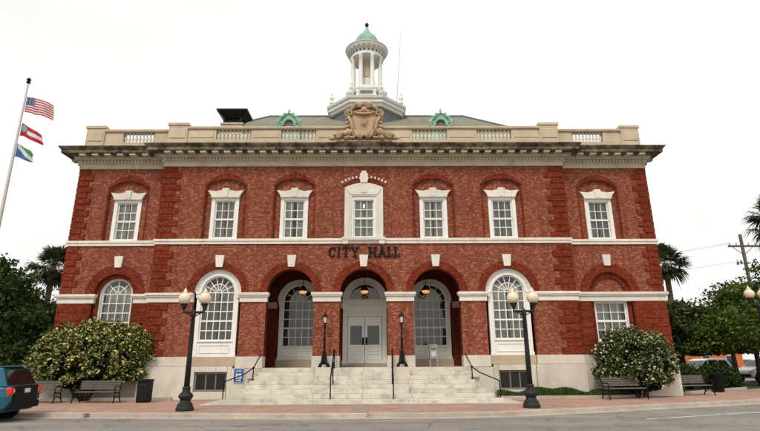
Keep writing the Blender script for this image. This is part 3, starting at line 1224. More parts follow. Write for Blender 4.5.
for c in (-3.45, 3.45):
    arched_window(c, PY + .08, 2.36, 4.68, 0.84, 5, 5, 1.04, 1.13, 1.69, fan=6, mid=.5, mat='offwhite', cur=False)
    mb = MB()
    mb.box(c - 1.12, c + 1.12, PY - .06, PY + .2, 1.34, 1.688)
    P(mb, "stone_plinth", 'stonewarm', bevel=0.01)
# impost band inside porch
for x0, x1 in ((-5.3, -4.62), (-2.28, -1.18), (1.18, 2.28), (4.62, 5.3)):
    mb = MB()
    mb.box(x0, x1, PY - .07, PY + .05, 4.3, 4.62)
    P(mb, "porch_impost", 'stonewarm')

# --- main door
door = MB()
for t in (-1, 1):
    x0, x1 = sorted((t * .90, t * 1.14))
    door.box(x0, x1, PY - .04, PY + .2, 1.36, 4.42)
    door.box(x0 - .03, x1 + .03, PY - .08, PY + .1, 1.36, 1.62)
    door.box(x0 - .03, x1 + .03, PY - .09, PY + .1, 4.26, 4.421)
door.box(-1.2, 1.2, PY - .12, PY + .2, 4.425, 4.52)
door.box(-1.16, 1.16, PY - .07, PY + .2, 4.523, 4.68)
door.box(-1.22, 1.22, PY - .16, PY + .2, 4.682, 4.74)
door.box(-.90, .90, PY + .0, PY + .2, 3.86, 4.425)
door.box(-.70, .70, PY - .02, PY + .05, 3.98, 4.30)
door.ring(0, 4.74, .80, 1.16, 0, pi, 28, PY - .04, PY + .2)
door.ring(0, 4.74, 1.06, 1.165, 0, pi, 28, PY - .10, PY)
door.ring(0, 4.74, .80, .88, 0, pi, 28, PY - .07, PY)
fr_ = P(door, "door_surround", 'offwhite', bevel=0.008)
dt = MB()
for i in range(25):
    a = pi * (i + .5) / 25
    rm, q = 0.97, 0.035
    dt.prism_xz([((rm - q) * cos(a - .03), 4.74 + (rm - q) * sin(a - .03)), ((rm - q) * cos(a + .03), 4.74 + (rm - q) * sin(a + .03)),
                 ((rm + q) * cos(a + .03), 4.74 + (rm + q) * sin(a + .03)), ((rm + q) * cos(a - .03), 4.74 + (rm + q) * sin(a - .03))][::-1], PY - .075, PY)
tag(dt.build("archivolt_beads", 'offwhite', fr_), kind="stuff")
q = MB()
q.poly([(.82 * cos(pi * j / 20), PY + .1, 4.74 + .82 * sin(pi * j / 20)) for j in range(21)])
q.build("pane", 'glass', fr_)
gb = MB()
for i in (1, 2, 3):
    a = pi * i / 4
    dx, dz = cos(a), sin(a)
    gb.prism_xz([(.3 * dx - dz * .015, 4.74 + .3 * dz + dx * .015), (.3 * dx + dz * .015, 4.74 + .3 * dz - dx * .015), (.82 * dx + dz * .015, 4.74 + .82 * dz - dx * .015), (.82 * dx - dz * .015, 4.74 + .82 * dz + dx * .015)][::-1], PY + .06, PY + .11)
gb.ring(0, 4.74, .28, .32, 0, pi, 14, PY + .06, PY + .11)
gb.build("glazing_bars", 'offwhite', fr_)
for t in (-1, 1):
    d = MB()
    x0, x1 = sorted((t * .012, t * .885))
    y0, y1 = PY + .06, PY + .12
    z0, z1 = 1.50, 3.845
    sw_ = .125
    d.box(x0, x0 + sw_, y0, y1, z0, z1)
    d.box(x1 - sw_, x1, y0, y1, z0, z1)
    for za, zb in ((z0, z0 + .14), (1.96, 2.05), (2.33, 2.43), (3.40, 3.48), (3.75, z1)):
        d.box(x0 + sw_, x1 - sw_, y0, y1, za, zb)
    for za, zb in ((z0 + .14, 1.96), (2.05, 2.33), (3.48, 3.75)):
        d.box(x0 + sw_, x1 - sw_, y0 + .045, y1 + .012, za, zb)
        d.box(x0 + sw_ + .05, x1 - sw_ - .05, y0 + .010, y0 + .045, za + .045, zb - .045)
    dd = P(d, "door", 'doorwhite', bevel=0.005)
    pq = put("pane", pane_quad(x1 - x0 - 2 * sw_, .97), 'glass', dd, loc=((x0 + x1) / 2, y0 + .03, 2.915))
    h_ = MB()
    hx = t * .085
    h_.box(hx - .05, hx + .05, y0 - .012, y0 - .001, 2.42, 2.80)
    h_.tube([(hx, y0 - .012, 2.50), (hx, y0 - .06, 2.52), (hx, y0 - .06, 2.70), (hx, y0 - .012, 2.72)], .014, 6)
    h_.build("handle", 'iron', dd)
mb = MB()
mb.box(-1.15, 1.15, PY - .12, PY + .25, 1.342, 1.49)
P(mb, "door_threshold", 'stonewarm', bevel=0.01)
mb = MB()      # dim hall behind the glass
mb.box(-1.6, -1.5, PY + .4, PY + 2.6, 1.3, 6)
mb.box(1.5, 1.6, PY + .4, PY + 2.6, 1.3, 6)
P(mb, "hall_wall", 'plaster')
mb = MB()
mb.box(-14, 14, 0.6, 6, 1.1, 1.3)
P(mb, "ground_floor", 'dark')

# --- stone base: each block a piece
def sblock(x0, x1, z0, z1, y=0.0, pr=0.06, mat='stone', s=1, back=0.25):
    a, b = sorted((s * x0, s * x1))
    g_ = 0.004
    block("stone_block", mat, a + g_, b - g_, y - pr, y + back, z0 + g_, z1 - g_, bev=0.008)


for s in (-1, 1):
    sblock(7.93, XC + .08, 1.44, 1.85, s=s, pr=0.08)
    sblock(5.84, 7.91, 1.44, 1.84, s=s, pr=0.0, mat='stonewarm')
    sblock(4.57, 5.82, 1.34, 1.85, s=s, pr=0.08)
    sblock(7.86, XC + .10, 0.0, 1.435, s=s, pr=0.12)
    # basement window surround
    sblock(7.62, 7.85, 0.0, 1.435, s=s, pr=0.03)
    sblock(5.92, 6.14, 0.0, 1.435, s=s, pr=0.03)
    sblock(6.145, 7.615, 1.18, 1.435, s=s, pr=0.05)
    sblock(6.145, 7.615, 0.0, 0.34, s=s, pr=0.07)
    sblock(4.4, 5.91, 0.0, 1.33, s=s, pr=0.10)
    # wings
    sblock(XC + .085, 12.2, 1.44, 1.85, y=WY, s=s, pr=0.08)
    sblock(12.21, XE + .09, 1.44, 1.85, y=WY, s=s, pr=0.08, back=1.2)
    sblock(XC + .105, 12.4, 0.0, 1.435, y=WY, s=s, pr=0.12)
    sblock(12.41, XE + .12, 0.0, 1.435, y=WY, s=s, pr=0.12, back=1.5)
    for k in range(6):          # side base
        block("stone_block", 'stone', min(s * (XE - .1), s * (XE + .10)), max(s * (XE - .1), s * (XE + .10)), 1.9 + k * 2.4, 4.28 + k * 2.4, 0, 1.845, bev=0.008)
    # basement window
    c = s * 6.88
    mb = MB()
    for t in (-1, 1):
        a, b = sorted((c + t * .66, c + t * .735))
        mb.box(a, b, .06, .14, .345, 1.175)
    mb.box(c - .66, c + .66, .06, .14, .345, .42)
    mb.box(c - .66, c + .66, .06, .14, 1.1, 1.175)
    for k in (-1, 1):
        mb.box(c + k * .22 - .025, c + k * .22 + .025, .065, .13, .42, 1.1)
    bwn = P(mb, "basement_window", 'basementframe', bevel=0.004)
    for k in (-1, 0, 1):
        put("pane", pane_quad(.44, .68), 'glass', bwn, loc=(c + k * .44, .1, .76))
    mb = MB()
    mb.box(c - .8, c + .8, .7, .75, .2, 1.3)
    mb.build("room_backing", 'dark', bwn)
# pier pedestals in the arcade
for x0, x1 in ((-2.36, -1.09), (1.09, 2.36)):
    block("stone_block", 'stone', x0, x1, -0.09, .55, 1.342, 1.848, bev=0.012)
for s in (-1, 1):
    a, b = sorted((s * 4.575, s * 5.3))
    block("stone_block", 'stone', a, b, .26, .55, 1.342, 1.848, bev=0.01)

# --- stairs: each slab of each step a piece
stairs = MB()
stairs.box(-5.2, 5.2, -0.22, PY + .1, 0.9, 1.335)
st = P(stairs, "staircase", 'step')
NS, RISE, TREAD = 8, 1.34 / 8, 0.345
Y_TOP = -0.30


def step_hw(k):         # k = 0 bottom
    z = (k + 1) * RISE
    return 4.62 + 1.25 * max(0, (1 - z / 1.34)) ** 2.2 + 0.10 * (1 - z / 1.34)


for k in range(NS):
    hw = step_hw(k)
    yf = Y_TOP - (NS - 1 - k) * TREAD
    xs = [-hw, -2.0 + random.uniform(-.08, .08), 0.0 + random.uniform(-.05, .05), 2.0 + random.uniform(-.08, .08), hw]
    for a, b in zip(xs[:-1], xs[1:]):
        dz = random.uniform(-.003, .003)
        block("step_slab", 'step', a + .003, b - .003, yf + random.uniform(-.008, .008), yf + TREAD + .12, k * RISE + .001, (k + 1) * RISE + dz, parent=st, bev=0.014)
# bottom apron slab
block("apron_slab", 'step', -6.3, 6.3, Y_TOP - 7 * TREAD - .28, -0.05, -0.02, 0.02, parent=st, bev=0.006)
# lamp pedestals on the stair
for s in (-1, 1):
    block("lamp_pedestal", 'stone', s * 1.74 - .33, s * 1.74 + .33, -0.92, -0.1, 0.9, 1.36, parent=st, bev=0.012)

# --- cornice
CP = BP
mb = MB()
sweep(mb, CP, [(-.05, 11.10), (.07, 11.10), (.07, 11.30), (.11, 11.33), (.14, 11.36), (.14, 11.53), (.24, 11.54), (.29, 11.60), (.29, 11.719), (-.05, 11.719)])
P(mb, "bed_moulding", 'cornice')
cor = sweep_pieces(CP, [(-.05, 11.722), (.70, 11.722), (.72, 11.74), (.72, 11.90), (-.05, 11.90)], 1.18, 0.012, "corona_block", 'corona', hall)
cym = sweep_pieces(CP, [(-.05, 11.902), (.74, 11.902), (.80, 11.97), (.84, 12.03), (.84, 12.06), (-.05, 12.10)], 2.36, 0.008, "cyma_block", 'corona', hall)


def along(path, pitch, i):
    a, b = Vector(path[i]), Vector(path[i + 1])
    L = (b - a).length
    e = (b - a).normalized()
    n = max(1, round(L / pitch))
    for k in range(n):
        yield a + e * (L * (k + .5) / n), e


mod = MB().box(-.15, .15, 0.28, .66, 0, .105)
me_mod = bpy.data.meshes.new("modillion")
me_mod.from_pydata(mod.v, [], mod.f)
den = MB()
for i in range(len(CP) - 1):
    if i in (2, 4):
        continue
    for p, e in along(CP, 0.59, i):
        o = put("modillion", me_mod, 'cornice', hall, loc=(p.x, p.y, 11.615))
        o.rotation_euler = (0, 0, atan2(e.y, e.x) + pi)
        # local +y must point outward (right of travel)
        o.rotation_euler = (0, 0, atan2(-e.x, e.y) - pi / 2)
    for p, e in along(CP, 0.17, i):
        nrm = Vector((e.y, -e.x))
        c = [p + e * sx * .048 + nrm * d for sx, d in ((-1, .13), (1, .13), (1, .215), (-1, .215))]
        den.prism_xy([(q.x, q.y) for q in c][::-1], 11.38, 11.51)
tag(P(den, "dentil_band", 'cornice'), kind="stuff")

# --- parapet
PP = [(-XE + .08, BD - .1), (-XE + .08, WY + .1), (-XC + .06, WY + .1), (-XC + .06, .1), (XC - .06, .1), (XC - .06, WY + .1), (XE - .08, WY + .1), (XE - .08, BD - .1)]
pth = 0.34
mb = MB()
sweep(mb, PP, [(.06, 12.05), (.06, 12.40), (0.0, 12.44), (0.0, 12.66), (-pth, 12.66), (-pth, 12.05)])
par = P(mb, "parapet", 'parapet')
cop = [(.05, 13.24), (.07, 13.30), (.07, 13.36), (-pth - .06, 13.38), (-pth - .06, 13.24)]
for o in sweep_pieces(PP, cop, 2.4, 0.006, "coping_stone", 'parapet', par):
    pass
bal_spans = {'c': [(2.5, 4.3), (5.86, 7.66)], 'w': [(10.97, 12.61)]}


def solid(x0, x1, y):
    mb = MB()
    a, b = sorted((x0, x1))
    mb.box(a, b, y, y + pth - .04, 12.655, 13.243)
    if b - a > 1.0:
        mb.box(a + .12, b - .12, y - .025, y + .02, 12.76, 13.14)
    mb.build("parapet_panel", 'parapet', par, bevel=0.008)


bprof = [(.055, 0), (.055, .05), (.035, .07), (.045, .11), (.075, .20), (.068, .28), (.035, .40), (.032, .45), (.05, .47), (.055, .50), (.055, .58)]
bmb = MB().lathe(bprof, n=10)
me_bal = bpy.data.meshes.new("baluster")
me_bal.from_pydata(bmb.v, [], bmb.f)
me_bal.polygons.foreach_set("use_smooth", [True] * len(me_bal.polygons))
for s in (-1, 1):
    yc, yw = .1, WY + .1
    for x0, x1 in ((1.0, 2.5), (4.3, 5.86), (7.66, 9.14)):
        solid(s * x0, s * x1, yc + .03)
    for x0, x1 in ((10.07, 10.97), (12.61, 13.57)):
        solid(s * x0, s * x1, yw + .03)
    for (x0, x1), y in [(t, yc) for t in bal_spans['c']] + [(t, yw) for t in bal_spans['w']]:
        n = 9
        for k in range(n):
            x = s * (x0 + (x1 - x0) * (k + .5) / n)
            put("baluster", me_bal, 'stonewhite', par, loc=(x, y + pth / 2, 12.66))
    for x0, x1, y in ((9.12, 10.09, yc - .06), (13.55, 14.50, yw - .06)):
        a, b = sorted((s * x0, s * x1))
        pm = MB()
        pm.box(a, b, y, y + pth + .12, 12.06, 13.40)
        pm.box(a + .08, b - .08, y - .03, y, 12.7, 13.2)
        pr_ = pm.build("pier", 'parapet', par, bevel=0.01)
        pc = MB().box(a - .05, b + .05, y - .05, y + pth + .17, 13.403, 13.56)
        pc.build("pier_cap", 'parapet', pr_, bevel=0.02)
    # side parapets solid
    mb = MB()
    a, b = sorted((s * (XE - .10), s * (XE - .36)))
    mb.box(a, b, WY + .6, BD - .4, 12.655, 13.243)
    mb.build("parapet_panel", 'parapet', par)
mb = MB().box(-1.0, 1.0, .13, .42, 12.655, 13.243)
mb.build("parapet_panel", 'parapet', par)
mb = MB().box(-XE + .4, XE - .4, BD - .45, BD - .2, 12.655, 13.243)
mb.build("parapet_panel", 'parapet', par)

# --- cartouche
cart = MB()
half = [(0.0, 12.42), (0.35, 12.42), (.62, 12.50), (.70, 12.75), (.66, 13.05), (.74, 13.35), (.82, 13.72), (.86, 14.0), (.80, 14.22), (.60, 14.36), (.46, 14.52), (.22, 14.62), (0, 14.64)]
pts = [(-x, z) for x, z in half[1:-1]][::-1]
outline = half + [(-x, z) for x, z in half[1:-1]][::-1]
cart.prism_xz(outline, -0.16, 0.25)
cart.box(-1.5, 1.5, -0.25, .2, 12.36, 12.47)
ct = P(cart, "cartouche", 'cartouche', bevel=0.04)
sh = MB()
inner = [(x * .68, 12.62 + (z - 12.42) * .70) for x, z in half]
sh.prism_xz(inner + [(-x, z) for x, z in inner[1:-1]][::-1], -0.22, -0.1)
sh.build("shield", 'cartouche', ct, bevel=0.05)


def spiral(cx, cz, r0, turns, s, y, start=0.0, n=26):
    return [(cx + s * r0 * (1 - .8 * i / n) * cos(start + 2 * pi * turns * i / n), y - .05 * i / n, cz + r0 * (1 - .8 * i / n) * sin(start + 2 * pi * turns * i / n)) for i in range(n + 1)]


for s in (-1, 1):
    sc = MB()
    sc.tube(spiral(s * .80, 14.10, .22, 1.5, s, -.2, -1.2), [.085 - .05 * i / 26 for i in range(27)], 7)
    sc.tube(spiral(s * .66, 12.78, .26, 1.4, s, -.24, 2.0), [.10 - .06 * i / 26 for i in range(27)], 7)
    sc.tube([(s * .68, -.2, 12.9), (s * .62, -.24, 13.2), (s * .70, -.24, 13.55), (s * .84, -.2, 13.9)], [.10, .08, .08, .09], 7)
    sc.tube([(s * .84, -.2, 14.2), (s * .58, -.22, 14.42), (s * .36, -.26, 14.62), (s * .12, -.24, 14.78)], [.08, .10, .10, .06], 7)
    for zz in (13.30, 13.55, 13.80):
        sc.blob(s * .90, -.12, zz, .11, .12, .10)
    sc.build("scroll", 'cartouche', ct, smooth=True)
    sg = MB()
    sg.tube([(s * .60, -.22, 12.95), (s * .95, -.24, 12.85), (s * 1.25, -.22, 12.66), (s * 1.6, -.2, 12.56)], [.16, .20, .17, .08], 8)
    for k, (x, z, r) in enumerate(((.85, 12.98, .17), (1.05, 12.78, .19), (1.22, 12.86, .13), (1.36, 12.62, .17), (1.52, 12.72, .12), (1.66, 12.55, .13), (.95, 12.58, .16), (1.8, 12.52, .08))):
        sg.blob(s * x, -.26 + random.uniform(-.05, .03), z, r, r * .9, r * .85)
    for k in range(7):
        a = .35 + k * .22
        sg.tube([(s * 1.0, -.3, 12.62), (s * (1.0 + .32 * cos(a)), -.36, 12.62 + .30 * sin(a)), (s * (1.0 + .55 * cos(a)), -.28, 12.60 + .46 * sin(a))], [.03, .05, .015], 5)
    sg.build("swag", 'cartouche', ct, smooth=True)
    wg = MB()
    for k in range(6):
        a = radians(48 + k * 17)
        wg.tube([(s * .22, -.26, 12.50), (s * (.22 + .26 * cos(a)), -.36, 12.5 + .28 * sin(a)), (s * (.22 + .46 * cos(a)), -.28, 12.5 + .52 * sin(a))], [.05, .075, .03], 6)
    wg.build("shell_fan", 'cartouche', ct, smooth=True)
crn = MB()
for k in range(9):
    a = pi * (k + .5) / 9
    crn.tube([(.08 * cos(a), -.24, 14.36 + .06 * sin(a)), (.26 * cos(a), -.34, 14.38 + .24 * sin(a)), (.42 * cos(a), -.26, 14.38 + .42 * sin(a))], [.04, .075, .035], 6)
crn.blob(0, -.30, 14.28, .16, .12, .17)
crn.blob(-.2, -.28, 14.18, .12, .1, .09)
crn.blob(.2, -.28, 14.18, .12, .1, .09)
crn.tube([(-.55, -.24, 14.16), (-.3, -.3, 14.04), (0, -.32, 14.0), (.3, -.3, 14.04), (.55, -.24, 14.16)], [.05, .07, .08, .07, .05], 7)
crn.build("crest", 'cartouche', ct, smooth=True)

for o in [ct] + list(ct.children):
    for v_ in o.data.vertices:
        v_.co.z = 12.4 + (v_.co.z - 12.4) * 0.93
        v_.co.x *= 0.96
# --- roof, hip with ridge
rf = MB()
E0, EZ, RZ, RX, RY = 0.75, 12.62, 18.02, 6.75, 8.1
ex = 11.5
rf.quad((-ex, E0, EZ), (ex, E0, EZ), (RX, RY, RZ), (-RX, RY, RZ))
rf.quad((ex, BD - .6, EZ), (-ex, BD - .6, EZ), (-RX, RY, RZ), (RX, RY, RZ))
rf.poly([(-ex, BD - .6, EZ), (-ex, E0, EZ), (-RX, RY, RZ)])
rf.poly([(ex, E0, EZ), (ex, BD - .6, EZ), (RX, RY, RZ)])
roof = P(rf, "roof", 'shingle')
rc = MB()
rc.tube([(-RX, RY, RZ + .02), (RX, RY, RZ + .02)], .09, 6)
for s in (-1, 1):
    rc.tube([(s * RX, RY, RZ + .02), (s * ex, E0, EZ + .03)], .08, 6)
rc.build("ridge_cap", 'slate', roof)
roofz = lambda y: EZ + (y - E0) / (RY - E0) * (RZ - EZ)
# copper crested oculus dormers
for s in (-1, 1):
    x, y = s * 4.27, 2.0
    dm = MB()
    dm.ring(x, 14.42, .26, .50, -.35, pi + .35, 22, y - .12, y + .12)
    dm.box(x - .62, x + .62, y - .1, y + .9, 13.3, 14.2)
    od = dm.build("copper_dormer", 'copper', roof, bevel=0.02)
    lv = MB()
    lv.ring(x, 14.42, 0, .27, 0, 2 * pi, 20, y + .02, y + .1)
    lv.build("louvre", 'slate', od)
    cs = MB()
    for t in (-1, 1):
        cs.tube(spiral(x + t * .50, 14.36, .17, 1.3, t, y - .12, .6), [.055 - .03 * i / 26 for i in range(27)], 6)
        cs.tube([(x + t * .66, y - .1, 14.12), (x + t * .58, y - .14, 14.5), (x + t * .40, y - .16, 14.80), (x + t * .18, y - .14, 14.98), (x, y - .12, 15.05)], [.09, .07, .08, .07, .06], 7)
        cs.blob(x + t * .42, y - .16, 14.82, .12, .1, .12)
        cs.blob(x + t * .62, y - .12, 14.56, .10, .1, .11)
        cs.blob(x + t * .24, y - .16, 15.0, .09, .08, .09)
    cs.lathe([(.10, 0), (.12, .06), (.05, .12), (.09, .2), (.03, .28), (.02, .42)], x, y - .1, 15.0, 8)
    cs.build("crest", 'copper', od, smooth=True)
# ventilator chimney
vx, vy = -7.82, 3.6
vm = MB()
vm.box(vx - .62, vx + .62, vy - .45, vy + .45, 13.6, 15.12)
vm.box(vx - .68, vx + .68, vy - .51, vy + .51, 15.00, 15.10)
vc = P(vm, "chimney", 'parapet', bevel=0.015)
vh = MB()
for sx in (-1, 1):
    for sy in (-1, 1):
        vh.box(vx + sx * .48 - .06, vx + sx * .48 + .06, vy + sy * .33 - .06, vy + sy * .33 + .06, 15.10, 15.75)
vh.box(vx - .42, vx + .42, vy - .26, vy + .26, 15.1, 15.7)
b0 = len(vh.v)
for (hx, hy, hz) in ((.52, .38, 15.46), (.88, .66, 15.82)):
    vh.v += [(vx - hx, vy - hy, hz), (vx + hx, vy - hy, hz), (vx + hx, vy + hy, hz), (vx - hx, vy + hy, hz)]
for i in range(4):
    j = (i + 1) % 4
    vh.f.append((b0 + i, b0 + j, b0 + 4 + j, b0 + 4 + i))
vh.f.append((b0 + 3, b0 + 2, b0 + 1, b0))
vh.box(vx - .90, vx + .90, vy - .68, vy + .68, 15.82, 15.92)
vh.build("hood", 'iron', vc)

# --- cupola
CU = (0.0, 8.1)


def octo(a, rot=pi / 8):
    R = a / cos(pi / 8)
    return [(CU[0] + R * cos(rot + i * pi / 4), CU[1] + R * sin(rot + i * pi / 4)) for i in range(8)]


def octa_loft(mb, prof):
    n = len(mb.v)
    for a, z in prof:
        mb.v += [(x, y, z) for x, y in octo(a)]
    for k in range(len(prof) - 1):
        for i in range(8):
            j = (i + 1) % 8
            mb.f.append((n + 8 * k + i, n + 8 * k + j, n + 8 * k + 8 + j, n + 8 * k + 8 + i))
    mb.f.append(tuple(n + 8 * (len(prof) - 1) + i for i in range(8)))
    return mb


mb = octa_loft(MB(), [(2.12, 14.5), (2.18, 16.8), (2.24, 17.60)])
cup = P(mb, "cupola", 'slate')
mb = octa_loft(MB(), [(2.2, 17.56), (2.40, 17.58), (2.44, 17.72), (2.56, 17.80), (2.56, 17.98), (2.66, 18.05), (2.70, 18.20), (2.60, 18.24), (1.5, 18.55)])
mb.build("base_cornice", 'white', cup)
mb = octa_loft(MB(), [(1.46, 18.2), (1.46, 18.5), (1.36, 18.55), (1.36, 19.38), (1.42, 19.42), (1.46, 19.5), (1.46, 19.58), (1.2, 19.7)])
mb.build("drum", 'white', cup)
# drum front panels: dark slot windows and little openings
R8 = [(CU[0] + 1.0 * 0, 0)]
for i in range(8):
    a = i * pi / 4 - pi / 2
    d = MB()
    nx, ny = cos(a), sin(a)
    tx, ty = -sin(a), cos(a)

    def pt_(u, dd, z):
        return (CU[0] + nx * (1.36 + dd) + tx * u, CU[1] + ny * (1.36 + dd) + ty * u, z)
    for u0, u1, z0, z1 in [(-.40, .40, 19.04, 19.29)]:
        d.poly([pt_(u0, .006, z0), pt_(u1, .006, z0), pt_(u1 + .06, .006, (z0 + z1) / 2), pt_(u1, .006, z1), pt_(u0, .006, z1), pt_(u0 - .06, .006, (z0 + z1) / 2)])
    for u in (-.36, -.18, 0, .18, .36):
        d.poly([pt_(u - .055, .006, 18.58), pt_(u + .055, .006, 18.58), pt_(u + .055, .006, 18.76), pt_(u, .006, 18.82), pt_(u - .055, .006, 18.76)])
    d.build("drum_opening", 'slate', cup)
    d = MB()
    for (u0, z0, u1, z1) in ((-.45, 18.98, .45, 18.98), (-.45, 19.34, .45, 19.34)):
        d.tube([pt_(u0, .02, z0), pt_(u1, .02, z1)], .03, 5)
    d.tube([pt_(-.45, .02, 18.98), pt_(-.52, .02, 19.16), pt_(-.45, .02, 19.34)], .03, 5)
    d.tube([pt_(.45, .02, 18.98), pt_(.52, .02, 19.16), pt_(.45, .02, 19.34)], .03, 5)
    d.build("drum_moulding", 'white', cup)
    # corner scroll brackets at the drum
    a2 = a + pi / 8
    bx, by = CU[0] + 1.44 / cos(pi / 8) * cos(a2), CU[1] + 1.44 / cos(pi / 8) * sin(a2)
    d = MB()
    d.blob(bx, by, 18.85, .11, .11, .30)
    d.blob(bx, by, 19.2, .10, .10, .16)
    d.build("scroll_bracket", 'white', cup, smooth=True)
    # urn finials on the base cornice corners
    R = 2.35 / cos(pi / 8)
    d = MB()
    d.lathe([(.13, 0), (.13, .22), (.17, .24), (.17, .30), (.08, .34), (.06, .42), (.15, .56), (.17, .68), (.08, .78), (.05, .86), (.10, .93), (.04, 1.02), (.015, 1.22)],
            CU[0] + R * cos(a2), CU[1] + R * sin(a2), 18.26, 10)
    d.build("urn_finial", 'white', cup, smooth=True)
mb = MB()
mb.lathe([(1.28, 19.6), (1.28, 19.78), (1.22, 19.82)], CU[0], CU[1], 0, 32)
mb.build("stylobate", 'white', cup)
cprof = [(.195, 0), (.195, .07), (.16, .12), (.155, .16), (.15, 1.4), (.13, 2.36), (.16, 2.40), (.14, 2.45), (.18, 2.52), (.18, 2.58)]
cmb = MB().lathe(cprof, n=14)
me_col = bpy.data.meshes.new("column")
me_col.from_pydata(cmb.v, [], cmb.f)
me_col.polygons.foreach_set("use_smooth", [True] * len(me_col.polygons))
for i in range(8):
    a = pi / 8 + i * pi / 4
    put("column", me_col, 'white', cup, loc=(CU[0] + 1.04 * cos(a), CU[1] + 1.04 * sin(a), 19.8))
mb = MB()
mb.lathe([(.58, 19.8), (.58, 20.75), (.50, 20.8), (.50, 22.5)], CU[0], CU[1], 0, 16)
mb.build("inner_core", 'white', cup)
mb = MB()
for i in range(8):
    a = i * pi / 4 - pi / 2
    nx, ny, tx, ty = cos(a), sin(a), -sin(a), cos(a)
    q0 = [(CU[0] + nx * .50 + tx * u, CU[1] + ny * .50 + ty * u) for u in (-.17, .17)]
    q1 = [(CU[0] + nx * .53 + tx * u, CU[1] + ny * .53 + ty * u) for u in (-.17, .17)]
    mb.prism_xy([q1[0], q1[1], q0[1], q0[0]], 20.85, 22.2)
mb.build("louvre_panels", 'stonewarm', cup)
mb = MB()
mb.lathe([(.85, 22.38), (1.18, 22.38), (1.18, 22.55), (1.14, 22.57), (1.14, 22.86), (1.20, 22.90), (1.24, 22.98), (1.46, 23.00), (1.46, 23.10), (1.54, 23.15), (1.56, 23.21), (1.40, 23.25), (.95, 23.36), (.80, 23.38)], CU[0], CU[1], 0, 40)
mb.build("ring_entablature", 'white', cup)
mb = MB()
for i in range(24):
    a = 2 * pi * (i + .5) / 24
    nx, ny, tx, ty = cos(a), sin(a), -sin(a), cos(a)
    q0 = [(CU[0] + nx * r + tx * u, CU[1] + ny * r + ty * u) for r, u in ((1.10, -.075), (1.148, -.075), (1.148, .075), (1.10, .075))]
    mb.prism_xy(q0, 22.62, 22.80)
tag(mb.build("frieze_openings", 'slate', cup), kind="stuff")
mb = MB()
for i in range(24):
    a = 2 * pi * i / 24
    nx, ny, tx, ty = cos(a), sin(a), -sin(a), cos(a)
    q0 = [(CU[0] + nx * r + tx * u, CU[1] + ny * r + ty * u) for r, u in ((1.12, -.05), (1.42, -.05), (1.42, .05), (1.12, .05))]
    mb.prism_xy(q0, 22.88, 22.995)
tag(mb.build("ring_brackets", 'offwhite', cup), kind="stuff")
mb = MB()
mb.lathe([(.84, 23.3), (.86, 23.6), (.80, 23.66), (.84, 23.8), (.84, 24.02), (.78, 24.16), (.70, 24.22), (.70, 24.32), (.62, 24.38), (.46, 24.56), (.30, 24.78), (.17, 25.02), (.11, 25.18), (.08, 25.24)], CU[0], CU[1], 0, 24)
mb.build("dome", 'copper', cup, smooth=True)
mb = MB()
mb.lathe([(.06, 25.2), (.05, 25.32), (.12, 25.38), (.155, 25.48), (.12, 25.58), (.04, 25.64), (.02, 25.72)], CU[0], CU[1], 0, 12)
mb.build("ball_finial", 'bark', cup, smooth=True)

# --- letters CITY HALL
def letter(ch, x, z, h, w_):
    mb = MB()
    y0, y1 = -0.075, 0.004
    t, th, sf = .085, .045, .05

    def r(xa, xb, za, zb):
        mb.box(x + xa, x + xb, y0 + r.k, y1, z + za, z + zb)
        r.k += .0015
    r.k = 0

    def stem(cx, za=0, zb=h, serif=(1, 1)):
        r(cx - t / 2, cx + t / 2, za, zb)
        if serif[0]: r(cx - t / 2 - sf, cx + t / 2 + sf, za, za + th * .8)
        if serif[1]: r(cx - t / 2 - sf, cx + t / 2 + sf, zb - th * .8, zb)

    def diag(xa, za, xb, zb, tt):
        d = Vector((xb - xa, zb - za)).normalized()
        px = tt / 2 / max(.3, abs(d.y))
        mb.prism_xz([(x + xa - px, z + za), (x + xa + px, z + za), (x + xb + px, z + zb), (x + xb - px, z + zb)] if zb > za else
                    [(x + xb - px, z + zb), (x + xb + px, z + zb), (x + xa + px, z + za), (x + xa - px, z + za)], y0 + r.k, y1)
        r.k += .0015
    if ch == 'I':
        stem(w_ / 2)
    elif ch == 'T':
        stem(w_ / 2, 0, h, (1, 0))
        r(0, w_, h - th, h)
        r(0, th, h - .15, h)
        r(w_ - th, w_, h - .15, h)
    elif ch == 'Y':
        stem(w_ / 2, 0, h * .5, (1, 0))
        diag(w_ / 2, h * .44, .06, h, t)
        diag(w_ / 2, h * .44, w_ - .06, h, t * .7)
        r(-.03, .16, h - th * .8, h)
        r(w_ - .16, w_ + .03, h - th * .8, h)
    elif ch == 'H':
        stem(.08)
        stem(w_ - .08)
        r(.08, w_ - .08, h * .5 - th / 2, h * .5 + th / 2)
    elif ch == 'A':
        diag(.06, 0, w_ / 2, h, t * .65)
        diag(w_ - .06, 0, w_ / 2, h, t)
        r(w_ * .25, w_ * .75, h * .3, h * .3 + th)
        r(-.03, .16, 0, th * .8)
        r(w_ - .16, w_ + .03, 0, th * .8)
    elif ch == 'L':
        stem(.08, 0, h, (1, 1))
        r(.08, w_, 0, th)
        r(w_ - th, w_, 0, .16)
    elif ch == 'C':
        n = 22
        for i in range(n):
            a0 = radians(42 + 276 * i / n)
            a1 = radians(42 + 276 * (i + 1) / n)

            def p_(a, k):
                tk = t * (0.45 + 0.75 * abs(cos(a)))
                return (x + w_ / 2 + (w_ / 2 - k * tk) * cos(a), z + h / 2 + (h / 2 + .005 - k * tk) * sin(a))
            mb.prism_xz([p_(a0, 1), p_(a0, 0), p_(a1, 0), p_(a1, 1)], y0, y1)
        r(w_ * .80, w_ * .80 + th, h * .66, h * 1.0)
    P(mb, "letter", 'iron')


